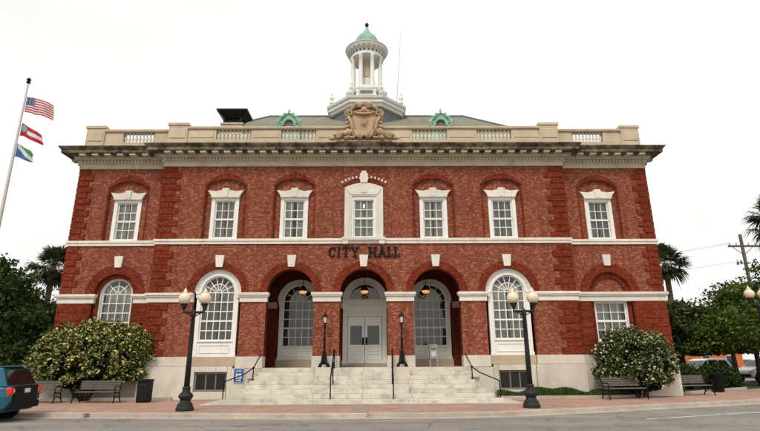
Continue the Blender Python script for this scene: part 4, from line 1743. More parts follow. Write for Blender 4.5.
xs = [-1.70, -1.28, -1.05, -0.63, None, 0.20, 0.64, 1.08, 1.43]
LW = [('C', -1.70, .36), ('I', -1.28, .16), ('T', -1.04, .36), ('Y', -0.62, .38), ('H', 0.22, .40), ('A', 0.68, .40), ('L', 1.12, .27), ('L', 1.45, .27)]
for ch, x, w_ in LW:
    letter(ch, x, 6.44, 0.48, w_)

# ------------------------------------------------------------------ things on the steps and porch
def lantern(x, y, z, label):
    o = empty("hanging_lantern", (x, y, z))
    tag(o, label, "lantern")
    mb = MB()
    mb.tube([(0, 0, .20), (0, 0, 6.29 - z)], .016, 6)
    mb.lathe([(.10, 6.25 - z), (.10, 6.295 - z)], 0, 0, 0, 10)
    mb.build("rod", 'iron', o)
    mb = MB()
    mb.lathe([(.03, .26), (.10, .22), (.13, .12), (.21, .05), (.225, .0), (.21, -.03), (.17, -.02)], n=16)
    mb.build("shade", 'iron', o, smooth=True)
    mb = MB()
    mb.lathe([(.20, -.02), (.19, -.08), (.15, -.14), (.08, -.17), (.02, -.18)], n=16)
    mb.build("glass_bowl", 'lit', o, smooth=True)
    mb = MB()
    for i in range(6):
        a = i * pi / 3
        mb.tube([(.205 * cos(a), .205 * sin(a), -.02), (.19 * cos(a), .19 * sin(a), -.09), (.12 * cos(a), .12 * sin(a), -.16), (0, 0, -.195)], .010, 5)
    mb.blob(0, 0, -.21, .03, .03, .04)
    mb.build("cage", 'iron', o)


lantern(-3.14, 2.0, 5.10, "lit amber pendant lantern before the plain arched window with no stand")
lantern(0.0, 2.0, 5.10, "lit amber pendant lantern above the double entrance doors")
lantern(3.14, 2.0, 5.10, "lit amber pendant lantern in the archway with the grey metal stand")


def torch_lamp(x, label):
    o = empty("step_lamp", (x, -0.48, 1.36))
    tag(o, label, "lamp", "cast iron lamps flanking the central arch")
    mb = MB()
    for i in range(4):
        a = i * pi / 2 + pi / 4
        mb.tube([(.26 * cos(a), .26 * sin(a), .03), (.23 * cos(a), .23 * sin(a), .10), (.13 * cos(a), .13 * sin(a), .22), (.10 * cos(a), .10 * sin(a), .42)], [.055, .06, .055, .05], 7)
        mb.blob(.27 * cos(a), .27 * sin(a), .035, .07, .07, .04)
    mb.lathe([(.06, .12), (.12, .20), (.15, .30), (.10, .40), (.13, .47), (.08, .55), (.10, .62), (.06, .70), (.05, .78)], n=12)
    mb.build("base", 'iron', o, smooth=True)
    mb = MB()
    mb.lathe([(.05, .76), (.045, 1.2), (.065, 1.22), (.065, 1.27), (.04, 1.3), (.032, 1.78), (.06, 1.80), (.06, 1.84), (.035, 1.88)], n=12)
    mb.build("shaft", 'iron', o, smooth=True)
    mb = MB()
    mb.lathe([(.04, 1.88), (.08, 1.92), (.085, 1.94)], n=8)
    for i in range(4):
        a = i * pi / 2 + pi / 4
        mb.tube([(.085 * cos(a), .085 * sin(a), 1.93), (.125 * cos(a), .125 * sin(a), 2.20)], .011, 5)
    mb.lathe([(.15, 2.20), (.14, 2.23), (.07, 2.30), (.03, 2.33), (.025, 2.37), (.035, 2.39), (.008, 2.45)], n=8)
    mb.build("lantern_frame", 'iron', o)
    mb = MB()
    mb.lathe([(.07, 1.945), (.108, 2.195)], n=8)
    mb.build("lantern_glass", 'lanternglass', o)


torch_lamp(-1.74, "black cast iron standing lamp on the pedestal nearer the blue sign's side of the steps")
torch_lamp(1.74, "black cast iron standing lamp on the pedestal beside the archway with the grey stand")


def rail(pts, posts, label, r=.022, ball=None):
    o = empty("handrail", posts[0][0:3])
    tag(o, label, "handrail")
    off = Vector(posts[0][0:3])
    mb = MB()
    mb.tube([Vector(p) - off for p in pts], r, 8)
    mb.build("rail", 'iron', o, smooth=True)
    for (x, y, z0, z1) in posts:
        mb = MB()
        mb.tube([Vector((x, y, z0)) - off, Vector((x, y, z1)) - off], r * 1.0, 8)
        mb.lathe([(.05, 0), (.05, .012), (.03, .02)], x - off.x, y - off.y, z0 - off.z, 10)
        mb.build("post", 'iron', o)
    if ball:
        mb = MB()
        for b in ball:
            mb.blob(b[0] - off.x, b[1] - off.y, b[2] - off.z, b[3], b[3], b[3])
        mb.build("finial", 'iron', o, smooth=True)


def tz(y):      # height of tread at depth y
    k = min(NS - 1, max(-1, math.floor((y - (Y_TOP - (NS - 1) * TREAD)) / TREAD)))
    return (k + 1) * RISE


for s, side in ((-1, "blue sign side"), (1, "grassy bed side")):
    x0, x1 = s * 1.26, s * 1.30
    rail([(x1, -.22, 2.06), (x1, -.42, 2.14), (x1, -.60, 2.10), (x0, -2.35, 1.12), (x0, -2.55, 1.06), (x0, -2.60, .95)],
         [(x1, -.30, 1.34, 2.10), (x0, -1.45, tz(-1.45), 1.60), (x0, -2.60, tz(-2.6), .98)],
         "straight black iron handrail down the middle steps, " + side, r=.026, ball=[(x1, -.20, 2.05, .04)])
    pts = [(s * 4.62, -.12, 1.95), (s * 4.68, -.6, 1.66), (s * 4.74, -1.0, 1.36), (s * 4.95, -1.5, 1.14), (s * 5.25, -2.0, .98), (s * 5.52, -2.35, .86), (s * 5.58, -2.42, .78)]
    rail(pts, [(s * 5.58, -2.42, .03, .80), (s * 4.74, -1.02, tz(-1.02), 1.36)],
         "curved black iron handrail at the outer edge of the steps, " + side, r=.024, ball=[(s * 4.74, -1.02, 1.36, .055)])

# accessible entrance sign
o = empty("accessibility_sign", (-5.58, -0.13, 0.72))
tag(o, "small blue and white wheelchair sign on the stone base beside the steps", "sign")
mb = MB().box(-.23, .23, -.02, .02, 0, .62)
mb.build("board", 'plate', o, bevel=0.005)
mb = MB()
mb.box(-.21, .21, -.026, -.021, .40, .60)
mb.box(-.21, -.13, -.026, -.021, .17, .398)
mb.box(.13, .21, -.026, -.021, .17, .398)
mb.box(-.21, .21, -.026, -.021, .02, .168)
mb.build("blue_panel", 'blue', o)
mb = MB()
mb.ring(0.01, .275, .055, .075, radians(150), radians(380), 16, -.03, -.024)
mb.box(-.03, -.008, -.0305, -.0245, .28, .36)
mb.box(-.03, .05, -.0312, -.0252, .265, .285)
mb.ring(-.02, .385, 0, .02, 0, 2 * pi, 10, -.032, -.0265)
mb.build("wheelchair_symbol", 'blue', o)
mb = MB()
mb.prism_xz([(-.12, .08), (.04, .08), (.04, .045), (.13, .098), (.04, .15), (.04, .115), (-.12, .115)], -.031, -.0265)
mb.build("arrow", 'plate', o)
for hx, hz in ((.15, .47), (.12, .52)):
    MB().box(-hx, hx, -.031, -.0265, hz, hz + .02).build("text_line", 'plate', o)

# grey metal stand in right arch
o = empty("metal_stand", (3.40, 1.8, 1.342))
tag(o, "grey metal drop box stand on legs in the arched porch", "stand")
mb = MB()
mb.prism_xz([(-.20, .38), (.20, .38), (.20, .92), (-.20, .92)], -.16, .16)
mb.build("box", 'kiosk', o, bevel=0.015)
mb = MB()
b0 = len(mb.v)
mb.v += [(-.215, -.18, .921), (.215, -.18, .921), (.215, .18, .921), (-.215, .18, .921), (-.215, -.18, .95), (.215, -.18, .95), (.215, .18, 1.06), (-.215, .18, 1.06)]
for q in ((0, 3, 2, 1), (4, 5, 6, 7), (0, 1, 5, 4), (1, 2, 6, 5), (2, 3, 7, 6), (3, 0, 4, 7)):
    mb.f.append(q)
mb.build("lid", 'kiosk', o)
mb = MB().box(-.14, .14, -.166, -.161, .80, .84)
mb.build("slot", 'iron', o)
for sx in (-1, 1):
    for sy in (-1, 1):
        MB().box(sx * .17 - .02, sx * .17 + .02, sy * .13 - .02, sy * .13 + .02, 0, .38).build("leg", 'kiosk', o)
MB().box(-.10, .10, -.166, -.161, .5, .7).build("notice", 'plate', o)

# antenna
o = empty("antenna", (2.05, 7.3, 18.2))
tag(o, "thin whip antenna leaning beside the white cupola", "antenna")
mb = MB()
mb.tube([(0, 0, 0), (.08, 0, 1.5), (.24, 0, 3.6), (.40, 0, 6.4)], [.035, .03, .022, .012], 6)
mb.build("mast", 'galv', o)
mb = MB()
mb.tube([(.14, 0, 2.6), (.32, 0, 2.66)], .012, 5)
mb.tube([(.22, 0, 4.1), (.38, 0, 4.14)], .012, 5)
mb.box(-.1, .1, -.1, .1, 0, .12)
mb.build("bracket", 'galv', o)


# ------------------------------------------------------------------ street lamps
def street_lamp(x, y, label, arms=True, h=4.24, rz=0.0, group="acorn globe street lamps"):
    o = empty("street_lamp", (x, y, 0.0), rz)
    tag(o, label, "street lamp", group)
    k = h - 4.24
    mb = MB()
    mb.lathe([(.30, 0), (.30, .10), (.27, .14), (.25, .22), (.19, .28), (.17, .34), (.19, .38), (.24, .44), (.25, .50), (.21, .56), (.14, .62), (.13, .72), (.15, .75), (.11, .80)], n=20)
    mb.build("base", 'ironpost', o, smooth=False)
    mb = MB()
    mb.lathe([(.10, .78), (.085, 2.0), (.07, 3.25 + k), (.09, 3.27 + k), (.09, 3.33 + k), (.06, 3.36 + k), (.05, 3.45 + k)], n=16)
    mb.build("pole", 'ironpost', o, smooth=True)
    for s in (-1, 1) if arms else (0,):
        gx = s * .37
        gz = 3.58 + k
        if arms:
            mb = MB()
            mb.tube([(0, 0, 3.36 + k), (s * .2, 0, 3.36 + k), (gx, 0, 3.37 + k), (gx, 0, 3.46 + k)], [.05, .045, .045, .045], 8)
            mb.tube([(s * .05, 0, 3.2 + k), (s * .18, 0, 3.28 + k), (s * .30, 0, 3.35 + k)], .02, 6)
            mb.build("arm", 'ironpost', o, smooth=True)
        mb = MB()
        mb.lathe([(.04, -.14), (.06, -.10), (.08, -.02), (.13, .05), (.135, .09), (.10, .10)], gx, 0, gz, 14)
        mb.build("globe_holder", 'ironpost', o, smooth=True)
        mb = MB()
        mb.lathe([(.10, .08), (.17, .12), (.215, .20), (.225, .29), (.195, .39), (.13, .46), (.085, .485), (.105, .50), (.09, .53), (.05, .56), (.045, .60), (.02, .64), (.005, .68)], gx, 0, gz, 18)
        mb.build("globe", 'globe', o, smooth=True)
    return o


street_lamp(-6.06, -5.25, "twin globe street lamp by the kerb on the blue sign's side of the steps")
street_lamp(6.05, -5.02, "twin globe street lamp by the kerb on the grassy side of the steps")
street_lamp(18.90, 0.35, "street lamp with cream globe standing past the far bench and bin", h=5.0, rz=0.15)


# ------------------------------------------------------------------ benches and bins
def bench_proto():
    o = empty("bench")
    W2 = .86
    for s in (-1, 1):
        mb = MB()
        x = s * W2
        mb.tube([(x, -.30, 0), (x, -.24, .22), (x, -.27, .42), (x, -.27, .62), (x, -.20, .66), (x, .14, .64)], .026, 6)
        mb.tube([(x, .32, 0), (x, .20, .22), (x, .16, .42), (x, .22, .66), (x, .30, .88)], .026, 6)
        mb.tube([(x, -.27, .40), (x, .16, .38)], .024, 6)
        mb.tube([(x, -.24, .16), (x, -.05, .26), (x, .20, .16)], .018, 6)
        mb.build("end_frame", 'iron', o, smooth=True)
    for k in range(5):
        y = -.24 + k * .088
        MB().box(-W2 - .02, W2 + .02, y, y + .074, .420, .448).build("seat_slat", 'wood', o, bevel=0.005)
    for k in range(4):
        z = .52 + k * .092
        y = .17 + (z - .42) * .27
        mb = MB()
        mb.box(-W2 - .02, W2 + .02, y, y + .026, z, z + .078)
        mb.build("back_slat", 'wood', o, bevel=0.005)
    MB().box(-.02, .02, -.2, .16, .38, .418).build("centre_support", 'iron', o)
    return o


bench = bench_proto()
spots = [(-11.18, -1.32, 0.0, "wooden bench under the variegated shrub beside the black bin"),
         (-13.7, -1.25, 0.0, "wooden bench partly hidden behind the teal car"),
         (11.15, -1.30, 0.12, "wooden bench before the white flowering shrub at the building corner"),
         (15.35, 0.75, 0.22, "wooden bench beyond the building corner next to the slatted bin")]
for i, (x, y, rz, lb) in enumerate(spots):
    o = bench if i == 0 else copy_tree(bench)
    o.location = (x, y, 0.002)
    o.rotation_euler = (0, 0, rz)
    tag(o, lb, "bench", "benches along the pavement")


def bin_(x, y, label, rz=0.0, square=False):
    o = empty("litter_bin", (x, y, 0.001), rz)
    tag(o, label, "litter bin", "black litter bins")
    mb = MB()
    if square:
        mb.box(-.24, .24, -.24, .24, .04, .84)
        mb.box(-.22, .22, -.22, .22, 0, .04)
        mb.build("liner", 'plastic', o, bevel=0.03)
        MB().box(-.265, .265, -.265, .265, .84, .93).build("lid", 'iron', o, bevel=0.03)
        MB().box(-.15, .15, -.248, -.24, .66, .74).build("slot", 'ironpost', o)
        for k in range(9):
            xx = -.20 + k * .05
            MB().box(xx - .012, xx + .012, -.252, -.24, .08, .60).build("slat", 'ironpost', o)
    else:
        mb.lathe([(.20, .05), (.26, .84)], n=18)
        mb.build("liner", 'plastic', o)
        for k in range(22):
            a = 2 * pi * k / 22
            b = MB()
            b.tube([(.25 * cos(a), .25 * sin(a), .02), (.27 * cos(a), .27 * sin(a), .3), (.31 * cos(a), .31 * sin(a), .75), (.36 * cos(a), .36 * sin(a), .92)], .017, 5)
            b.build("slat", 'iron', o)
        for r, z in ((.262, .08), (.31, .72), (.345, .88)):
            mb = MB()
            mb.tube([(r * cos(2 * pi * k / 24), r * sin(2 * pi * k / 24), z) for k in range(25)], .016, 5)
            mb.build("hoop", 'iron', o)
        MB().lathe([(.25, .0), (.25, .03)], n=18).build("base", 'iron', o)


bin_(-9.22, -1.25, "square black litter bin beside the bench and variegated shrub", square=True)
bin_(17.95, 3.0, "flared black slatted litter bin at the end of a bench", 0.3)

# ------------------------------------------------------------------ flagpole and flags
FPX, FPY = -20.05, 3.0
o = empty("flagpole", (FPX, FPY, 0))
tag(o, "tall pale flagpole carrying three flags beside the city hall", "flagpole")
mb = MB()
mb.lathe([(.12, 0), (.11, 6), (.085, 12), (.05, 17.55), (.045, 17.6)], n=14)
mb.build("pole", 'pole', o, smooth=True)
MB().lathe([(.22, 0), (.22, .06), (.15, .14), (.13, .3)], n=16).build("collar", 'galv', o)
mb = MB()
mb.lathe([(.02, 17.6), (.11, 17.64), (.11, 17.72), (.03, 17.74)], n=12)
mb.blob(0, 0, 17.86, .12, .12, .12)
mb.build("finial", 'iron', o, smooth=True)
mb = MB().tube([(.13, -.03, 1.2), (.08, -.03, 17.5)], .008, 4)
mb.build("halyard", 'galv', o)


def flag_mat(name, kind):
    k = NB(name)
    uv = k.n("ShaderNodeUVMap")
    s = k.n("ShaderNodeSeparateXYZ")
    k.l(uv.outputs[0], s.inputs[0])
    u, v = s.outputs[0], s.outputs[1]
    gt = lambda a, b: k.math('GREATER_THAN', a, b)
    lt = lambda a, b: k.math('LESS_THAN', a, b)
    mul = lambda a, b: k.math('MULTIPLY', a, b)
    red, white, blue = (0.50, 0.018, 0.03), (0.74, 0.74, 0.74), (0.02, 0.035, 0.16)
    if kind == 'us':
        st = lt(k.math('MODULO', k.math('MULTIPLY', v, 13.0), 2.0), 1.0)
        c = k.mix(st, white, red)
        can = mul(lt(u, .4), gt(v, 6 / 13))
        c = k.mix(can, c, blue)
        fx = k.math('SUBTRACT', k.math('FRACT', mul(u, 15.0)), .5)
        fy = k.math('SUBTRACT', k.math('FRACT', mul(v, 16.7)), .5)
        d = k.math('ADD', mul(fx, fx), mul(fy, fy))
        c = k.mix(mul(can, lt(d, .06)), c, white)
    elif kind == 'state':
        mid = mul(gt(v, 1 / 3), lt(v, 2 / 3))
        c = k.mix(mid, red, white)
        can = mul(lt(u, .36), gt(v, 1 / 3))
        c = k.mix(can, c, (0.16, 0.19, 0.27))
        du, dv = k.math('SUBTRACT', u, .18), mul(k.math('SUBTRACT', v, .66), .62)
        d2 = k.math('SQRT', k.math('ADD', mul(du, du), mul(dv, dv)))
        c = k.mix(mul(gt(d2, .105), lt(d2, .13)), c, white)
        c = k.mix(lt(d2, .07), c, (0.5, 0.36, 0.12))
    else:
        c = k.mix(gt(k.math('ADD', u, v), 1.0), (0.05, 0.15, 0.36), (0.10, 0.30, 0.12))
        c = k.mix(lt(k.math('ABSOLUTE', k.math('SUBTRACT', k.math('ADD', u, v), 1.0)), .17), c, white)
        c = k.mix(lt(u, .12), c, (0.04, 0.10, 0.32))
    p = k.n("ShaderNodeBsdfPrincipled")
    k.l(c, p.inputs["Base Color"])
    p.inputs["Roughness"].default_value = .8
    t = k.n("ShaderNodeBsdfTranslucent")
    k.l(c, t.inputs[0])
    ms = k.n("ShaderNodeMixShader")
    ms.inputs[0].default_value = .35
    k.l(p.outputs[0], ms.inputs[1])
    k.l(t.outputs[0], ms.inputs[2])
    k.l(ms.outputs[0], k.out.inputs[0])
    return k.m


def flag(z_top, hoist, fly, drop, curl, kind, label, shear=0.0):
    nu, nv = 36, 14
    verts, uvs, faces = [], [], []
    for i in range(nu + 1):
        u = i / nu
        for j in range(nv + 1):
            v = j / nv
            x = .09 + fly * u * (1 - .06 * sin(5 * u))
            z = -hoist * (1 - v) * (1 - shear * u) - drop * u ** 1.25 + .05 * sin(9 * u + 2 * v) * u
            yy = .22 * u * sin(7.5 * u + 1.6 * v + curl) + .05 * sin(15 * u + curl)
            verts.append((x, yy, z))
            uvs.append((u, v))
    for i in range(nu):
        for j in range(nv):
            a = i * (nv + 1) + j
            faces.append((a, a + nv + 1, a + nv + 2, a + 1))
    me = bpy.data.meshes.new("flag")
    me.from_pydata(verts, [], faces)
    ul = me.uv_layers.new(name="UVMap")
    for li, lp in enumerate(me.loops):
        ul.data[li].uv = uvs[lp.vertex_index]
    me.update()
    o = put("flag", me, flag_mat("flag_" + kind, kind), smooth=True, loc=(FPX, FPY, z_top))
    tag(o, label, "flag", "flags flying from the pole")


flag(16.75, .98, 1.55, .50, .3, 'us', "striped flag with starred blue canton, topmost on the flagpole")
flag(15.05, .80, 1.40, .95, 1.4, 'state', "red and white banded flag, middle one on the flagpole", .35)
flag(13.75, .85, 1.15, .75, 2.6, 'city', "blue white and green flag, lowest on the flagpole", .4)


# ------------------------------------------------------------------ vegetation
def leaf_mesh(rng, centers, size, jitter=.35, up_bias=.3, aspect=.55):
    """one diamond shaped leaf of two triangles per centre"""
    n = len(centers)
    nrm = rng.normal(size=(n, 3))
    nrm[:, 2] += up_bias * 2
    nrm /= np.linalg.norm(nrm, axis=1, keepdims=True)
    t = rng.normal(size=(n, 3))
    t -= nrm * np.sum(t * nrm, axis=1, keepdims=True)
    t /= np.linalg.norm(t, axis=1, keepdims=True)
    b = np.cross(nrm, t)
    L = size * (1 + jitter * rng.normal(size=(n, 1)).clip(-1.5, 2))
    Wd = L * aspect
    v = np.empty((n, 4, 3))
    v[:, 0] = centers - t * L * .5
    v[:, 1] = centers + b * Wd * .5 + nrm * L * .08
    v[:, 2] = centers + t * L * .5
    v[:, 3] = centers - b * Wd * .5 + nrm * L * .08
    return v.reshape(-1, 3)


def mesh_quads(name, v):
    n = len(v) // 4
    me = bpy.data.meshes.new(name)
    me.vertices.add(len(v))
    me.vertices.foreach_set("co", v.astype(np.float32).ravel())
    me.loops.add(4 * n)
    me.loops.foreach_set("vertex_index", np.arange(4 * n, dtype=np.int32))
    me.polygons.add(n)
    me.polygons.foreach_set("loop_start", np.arange(0, 4 * n, 4, dtype=np.int32))
    me.update(calc_edges=True)
    return me


def crown_points(rng, n, cx, cy, cz, rx, ry, rz, clumps, cr, lump=.25, zmin=None, shell=.55):
    """points gathered in clumps spread through an uneven ellipsoid"""
    d = rng.normal(size=(clumps, 3))
    d /= np.linalg.norm(d, axis=1, keepdims=True)
    r = (shell + (1 - shell) * rng.random((clumps, 1))) * (1 + lump * rng.normal(size=(clumps, 1)).clip(-1.3, 1.3))
    c = d * r * np.array([rx, ry, rz])
    idx = rng.integers(0, clumps, n)
    q = rng.normal(size=(n, 3)).clip(-2.1, 2.1) * cr * .55
    q[:, 2] *= .7
    p = c[idx] + q + np.array([cx, cy, cz])
    if zmin is not None:
        p = p[p[:, 2] > zmin]
    return p, c + np.array([cx, cy, cz])


def tree(x, y, h, rx, ry, rz, cz, label, mat, seed, leaves=14000, size=.22, clumps=70, cr=.75, trunk=.22, name="broadleaf_tree", group=None, zmin=None, lean=0):
    rng = np.random.default_rng(seed)
    o = empty(name, (x, y, -.03))
    tag(o, label, "tree", group)
    p, cc = crown_points(rng, leaves, lean, 0, cz, rx, ry, rz, clumps, cr, zmin=zmin)
    me = mesh_quads("crown", leaf_mesh(rng, p, size))
    put("crown", me, mat, o)
    mb = MB()
    fork = max(.6, cz - rz * .55)
    mb.tube([(0, 0, 0), (.05, .02, fork * .5), (lean * .3, 0, fork)], [trunk * 1.35, trunk, trunk * .8], 9)
    for k in range(7):
        c = cc[int(rng.integers(0, len(cc)))]
        s0 = Vector((lean * .3, 0, fork - .1))
        e = Vector(c)
        mid = s0.lerp(e, .5) + Vector((rng.normal() * .2, rng.normal() * .2, .3))
        mb.tube([s0, mid, s0.lerp(e, .9)], [trunk * .55, trunk * .33, .03], 6)
    mb.build("trunk", 'bark', o, smooth=True)
    return o


def shrub(x, y, h, rx, ry, label, mat, seed, leaves=9000, size=.13, name="flowering_shrub", group=None, clumps=110, rz=0.0, skirt=0.35, cat="shrub", spread=.13):
    """rounded shrub: outer leaves in clumps on an uneven dome, dark inner leaves behind"""
    rng = np.random.default_rng(seed)
    o = empty(name, (x, y, -.03), rz)
    tag(o, label, cat, group)
    cz = skirt + (h - skirt) * .42
    rzz = h - cz
    d = rng.normal(size=(clumps, 3))
    d /= np.linalg.norm(d, axis=1, keepdims=True)
    d[:, 2] = np.where(d[:, 2] < -.55, -d[:, 2], d[:, 2])
    rr_ = (.80 + .18 * rng.random((clumps, 1)))
    ph_ = rng.random(6) * 6
    bump_ = .07 * np.sin(d[:, :1] * 5 + ph_[0]) * np.sin(d[:, 2:] * 6 + ph_[1]) + .05 * np.sin(d[:, :1] * 11 + ph_[2] + d[:, 2:] * 7)
    stray = np.where(rng.random((clumps, 1)) < .06, .10, 0.0)
    rr_ = rr_ * (1 + bump_) + stray
    c = d * rr_ * np.array([rx, ry, rzz])
    idx = rng.integers(0, clumps, leaves)
    p = c[idx] + rng.normal(size=(leaves, 3)) * spread
    # thin twiggy spray beyond the outline
    p[:, 2] += cz
    p = p[p[:, 2] > skirt * .75]
    put("crown", mesh_quads("crown", leaf_mesh(rng, p, size, aspect=.62, up_bias=.45)), mat, o)
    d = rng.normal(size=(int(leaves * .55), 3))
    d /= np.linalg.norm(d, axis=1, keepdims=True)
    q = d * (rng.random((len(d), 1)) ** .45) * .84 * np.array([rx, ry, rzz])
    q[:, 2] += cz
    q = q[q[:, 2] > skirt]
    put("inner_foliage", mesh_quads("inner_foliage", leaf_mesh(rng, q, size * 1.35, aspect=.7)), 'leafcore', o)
    mb = MB()
    for k in range(9):
        a = rng.random() * 2 * pi
        r0, r1 = .1 + .2 * rng.random(), .5 + .35 * rng.random()
        mb.tube([(r0 * cos(a), r0 * sin(a), 0), (rx * r1 * .45 * cos(a), ry * r1 * .45 * sin(a), h * .3), (rx * r1 * cos(a), ry * r1 * sin(a), h * .58)], [.05, .04, .015], 6)
    mb.build("trunk", 'bark', o, smooth=True)
    return o


def palm(x, y, h, label, seed, fronds=64, fl=1.45, trunk=.2, group=None):
    rng = np.random.default_rng(seed)
    o = empty("palm_tree", (x, y, -.03))
    tag(o, label, "palm tree", group)
    mb = MB()
    prof = [(trunk * 1.25, 0)]
    z = .3
    while z < h - .4:
        prof += [(trunk * (1 + .08 * rng.random()), z), (trunk * .92, z + .12)]
        z += .25
    prof += [(trunk * 1.3, h - .3), (trunk * .9, h)]
    mb.lathe(prof, n=10)
    mb.build("trunk", 'palmtrunk', o)
    fv = []
    for k in range(fronds):
        az = rng.random() * 2 * pi
        el = radians(rng.uniform(-55, 80))
        stem_l = fl * rng.uniform(.5, .75)
        d0 = np.array([cos(az) * cos(el), sin(az) * cos(el), sin(el)])
        base = np.array([0, 0, h - .05])
        c = base + d0 * stem_l
        c[2] -= .12 * stem_l * cos(el)
        # petiole
        side = np.cross(d0, [0, 0, 1.0])
        side /= np.linalg.norm(side) + 1e-9
        fv += [base - side * .02, base + side * .02, c + side * .015, c - side * .015]
        # fan of blades
        nb = 22
        upv = np.cross(side, d0)
        for b in range(nb):
            a = radians(-105 + 210 * b / (nb - 1))
            dd = d0 * cos(a) + side * sin(a) + upv * rng.normal() * .10
            L = fl * .62 * (1 - .25 * abs(b / (nb - 1) - .5) * 2) * rng.uniform(.85, 1.1)
            tip = c + dd * L
            tip[2] -= .30 * L * rng.uniform(.5, 1.3)
            mid = c + dd * L * .55
            w_ = np.cross(dd, upv)
            w_ /= np.linalg.norm(w_) + 1e-9
            fv += [c, mid + w_ * .055, tip, mid - w_ * .055]
    put("crown", mesh_quads("crown", np.array(fv)), 'palm', o)
    return o


# the two shrubs before the building
shrub(-12.30, -0.2, 3.36, 2.80, 0.85, "large rounded shrub with cream variegated leaves behind a bench", 'leafvar', 11, leaves=36000, size=.112, clumps=460, skirt=.58, spread=.11)
shrub(12.35, -0.2, 2.98, 1.92, 0.85, "rounded green shrub dotted with white flowers at the building corner", 'leafvar2', 12, leaves=24000, size=.105, clumps=300, skirt=.32, rz=.12, spread=.11)
# low ground cover by the right wall
rng = np.random.default_rng(5)
N = 26000
xx = rng.uniform(5.98, 15.5, N)
yy = np.empty(N)
for i, x in enumerate(xx):
    y0 = np.interp(x, [p[0] for p in BACK], [p[1] for p in BACK]) + .16
    y1 = (-.14 if x < XC + .1 else WY - .16)
    y1 = max(y1, y0 + .9) if x > XC + .1 else y1
    yy[i] = y0 + (y1 - y0) * rng.random() if y1 > y0 else y1 - .1 * rng.random()
keep = ~((xx > XC) & (yy > WY - .15) & (xx < XE + .2))
xx, yy = xx[keep], yy[keep]
hh = rng.uniform(.16, .38, len(xx)) * (1 + .22 * np.sin(xx * 1.7) + .15 * np.sin(xx * 4.3))
a = rng.uniform(0, 2 * pi, len(xx))
v = np.empty((len(xx), 4, 3))
b0 = np.stack([xx, yy, np.full(len(xx), -.03)], 1)
dv = np.stack([np.cos(a), np.sin(a), np.zeros(len(xx))], 1)
ln = rng.normal(size=(len(xx), 2)) * .05
v[:, 0] = b0 - dv * .022
v[:, 1] = b0 + dv * .022
tp = b0 + np.concatenate([ln, (hh + .03)[:, None]], 1)
v[:, 2] = tp + dv * .010
v[:, 3] = tp - dv * .010
o = put("ground_cover", mesh_quads("ground_cover", v.reshape(-1, 3)), 'grass')
tag(o, "low green ground cover along the foot of the wall right of the steps", "ground cover", kind="stuff")

e2 = MB()
EP = sub(BACK, 5.95, 21.0)
sweep(e2, EP, [(0.0, -.05), (0.0, .11), (-.14, .11), (-.14, -.05)], closed=False)
tag(e2.build("bed_edging", 'concrete', bevel=0.012), "low concrete edging of the grassy bed right of the steps", "edging")
LT = "trees left of the city hall"
tree(-22.0, 6.5, 7.4, 2.5, 2.2, 2.8, 4.4, "dark dense tree behind the teal car, tallest on that side", 'leafdark', 21, leaves=26000, size=.26, clumps=110, cr=.9, zmin=.8, group=LT)
tree(-18.7, 5.2, 5.0, 1.6, 1.6, 1.7, 2.9, "dark leafy tree close to the wall above the variegated shrub", 'leafdark', 22, leaves=16000, size=.24, clumps=80, cr=.8, zmin=.5, group=LT)
tree(-25.0, 8.5, 8.0, 2.6, 2.4, 2.8, 4.8, "dark tree at the outer edge of the group behind the car", 'leafdark', 23, leaves=16000, size=.28, clumps=90, cr=.9, zmin=.8, group=LT)
shrub(-17.6, 2.2, 2.3, 1.6, 1.2, "dark green bush between the teal car and the variegated shrub", 'leafdark', 24, leaves=9000, size=.2, name="bush", skirt=.1, cat="bush")
shrub(-20.6, 3.0, 2.6, 1.9, 1.3, "dark green bush at the foot of the flagpole", 'leafdark', 25, leaves=9000, size=.2, name="bush", skirt=.1, cat="bush")
shrub(-15.6, 3.2, 3.3, 1.1, 1.2, "dark bush tucked against the side wall behind the variegated shrub", 'leafdark', 26, leaves=7000, size=.2, name="bush", skirt=.1, cat="bush")
palm(-23.7, 14.0, 8.7, "tall palm rising behind the dark trees by the left wall corner", 31, fl=1.55)
tree(-20.2, 12.0, 7.0, 1.7, 1.6, 1.5, 5.0, "pale loose tree below the palm behind the wall corner", 'leafmag', 27, leaves=7000, size=.26, clumps=50, cr=.7)

RT = "trees right of the city hall"
tree(21.0, 11.0, 5.3, 2.5, 2.2, 1.7, 3.3, "broad magnolia like tree with pale flecks beside the wall corner", 'leafmag', 41, leaves=20000, size=.26, clumps=100, cr=.8, zmin=1.9, group=RT)
tree(25.0, 9.5, 6.6, 2.4, 2.0, 2.0, 4.2, "light green tree before the utility pole", 'leafmid', 42, leaves=18000, size=.22, clumps=90, cr=.85, zmin=2.1, group=RT, trunk=.15)
tree(22.6, 8.2, 4.6, 1.9, 1.5, 1.25, 3.1, "small mid green tree above the hedge and orange building", 'leafmid', 43, leaves=12000, size=.18, clumps=80, cr=.7, zmin=1.95, group=RT, trunk=.13)
tree(29.0, 11.5, 7.6, 2.8, 2.2, 2.5, 4.6, "tall green tree behind the single globe lamp", 'leafmid', 44, leaves=18000, size=.24, clumps=90, cr=.9, zmin=2.2, group=RT)
tree(17.9, 12.0, 4.8, 1.7, 1.7, 1.6, 2.9, "dark tree close against the side wall", 'leafdark', 45, leaves=14000, size=.24, clumps=70, cr=.8, zmin=.6, group=RT)
shrub(18.2, 6.3, 1.2, 1.5, .7, "clipped dark hedge bush behind the far bench", 'leafdark', 46, leaves=7000, size=.11, name="hedge", skirt=.05, cat="hedge", rz=.35)
shrub(20.9, 7.4, 1.25, 1.6, .8, "dark hedge bush behind the slatted bin", 'leafdark', 47, leaves=7000, size=.11, name="hedge", skirt=.05, cat="hedge", rz=.4)
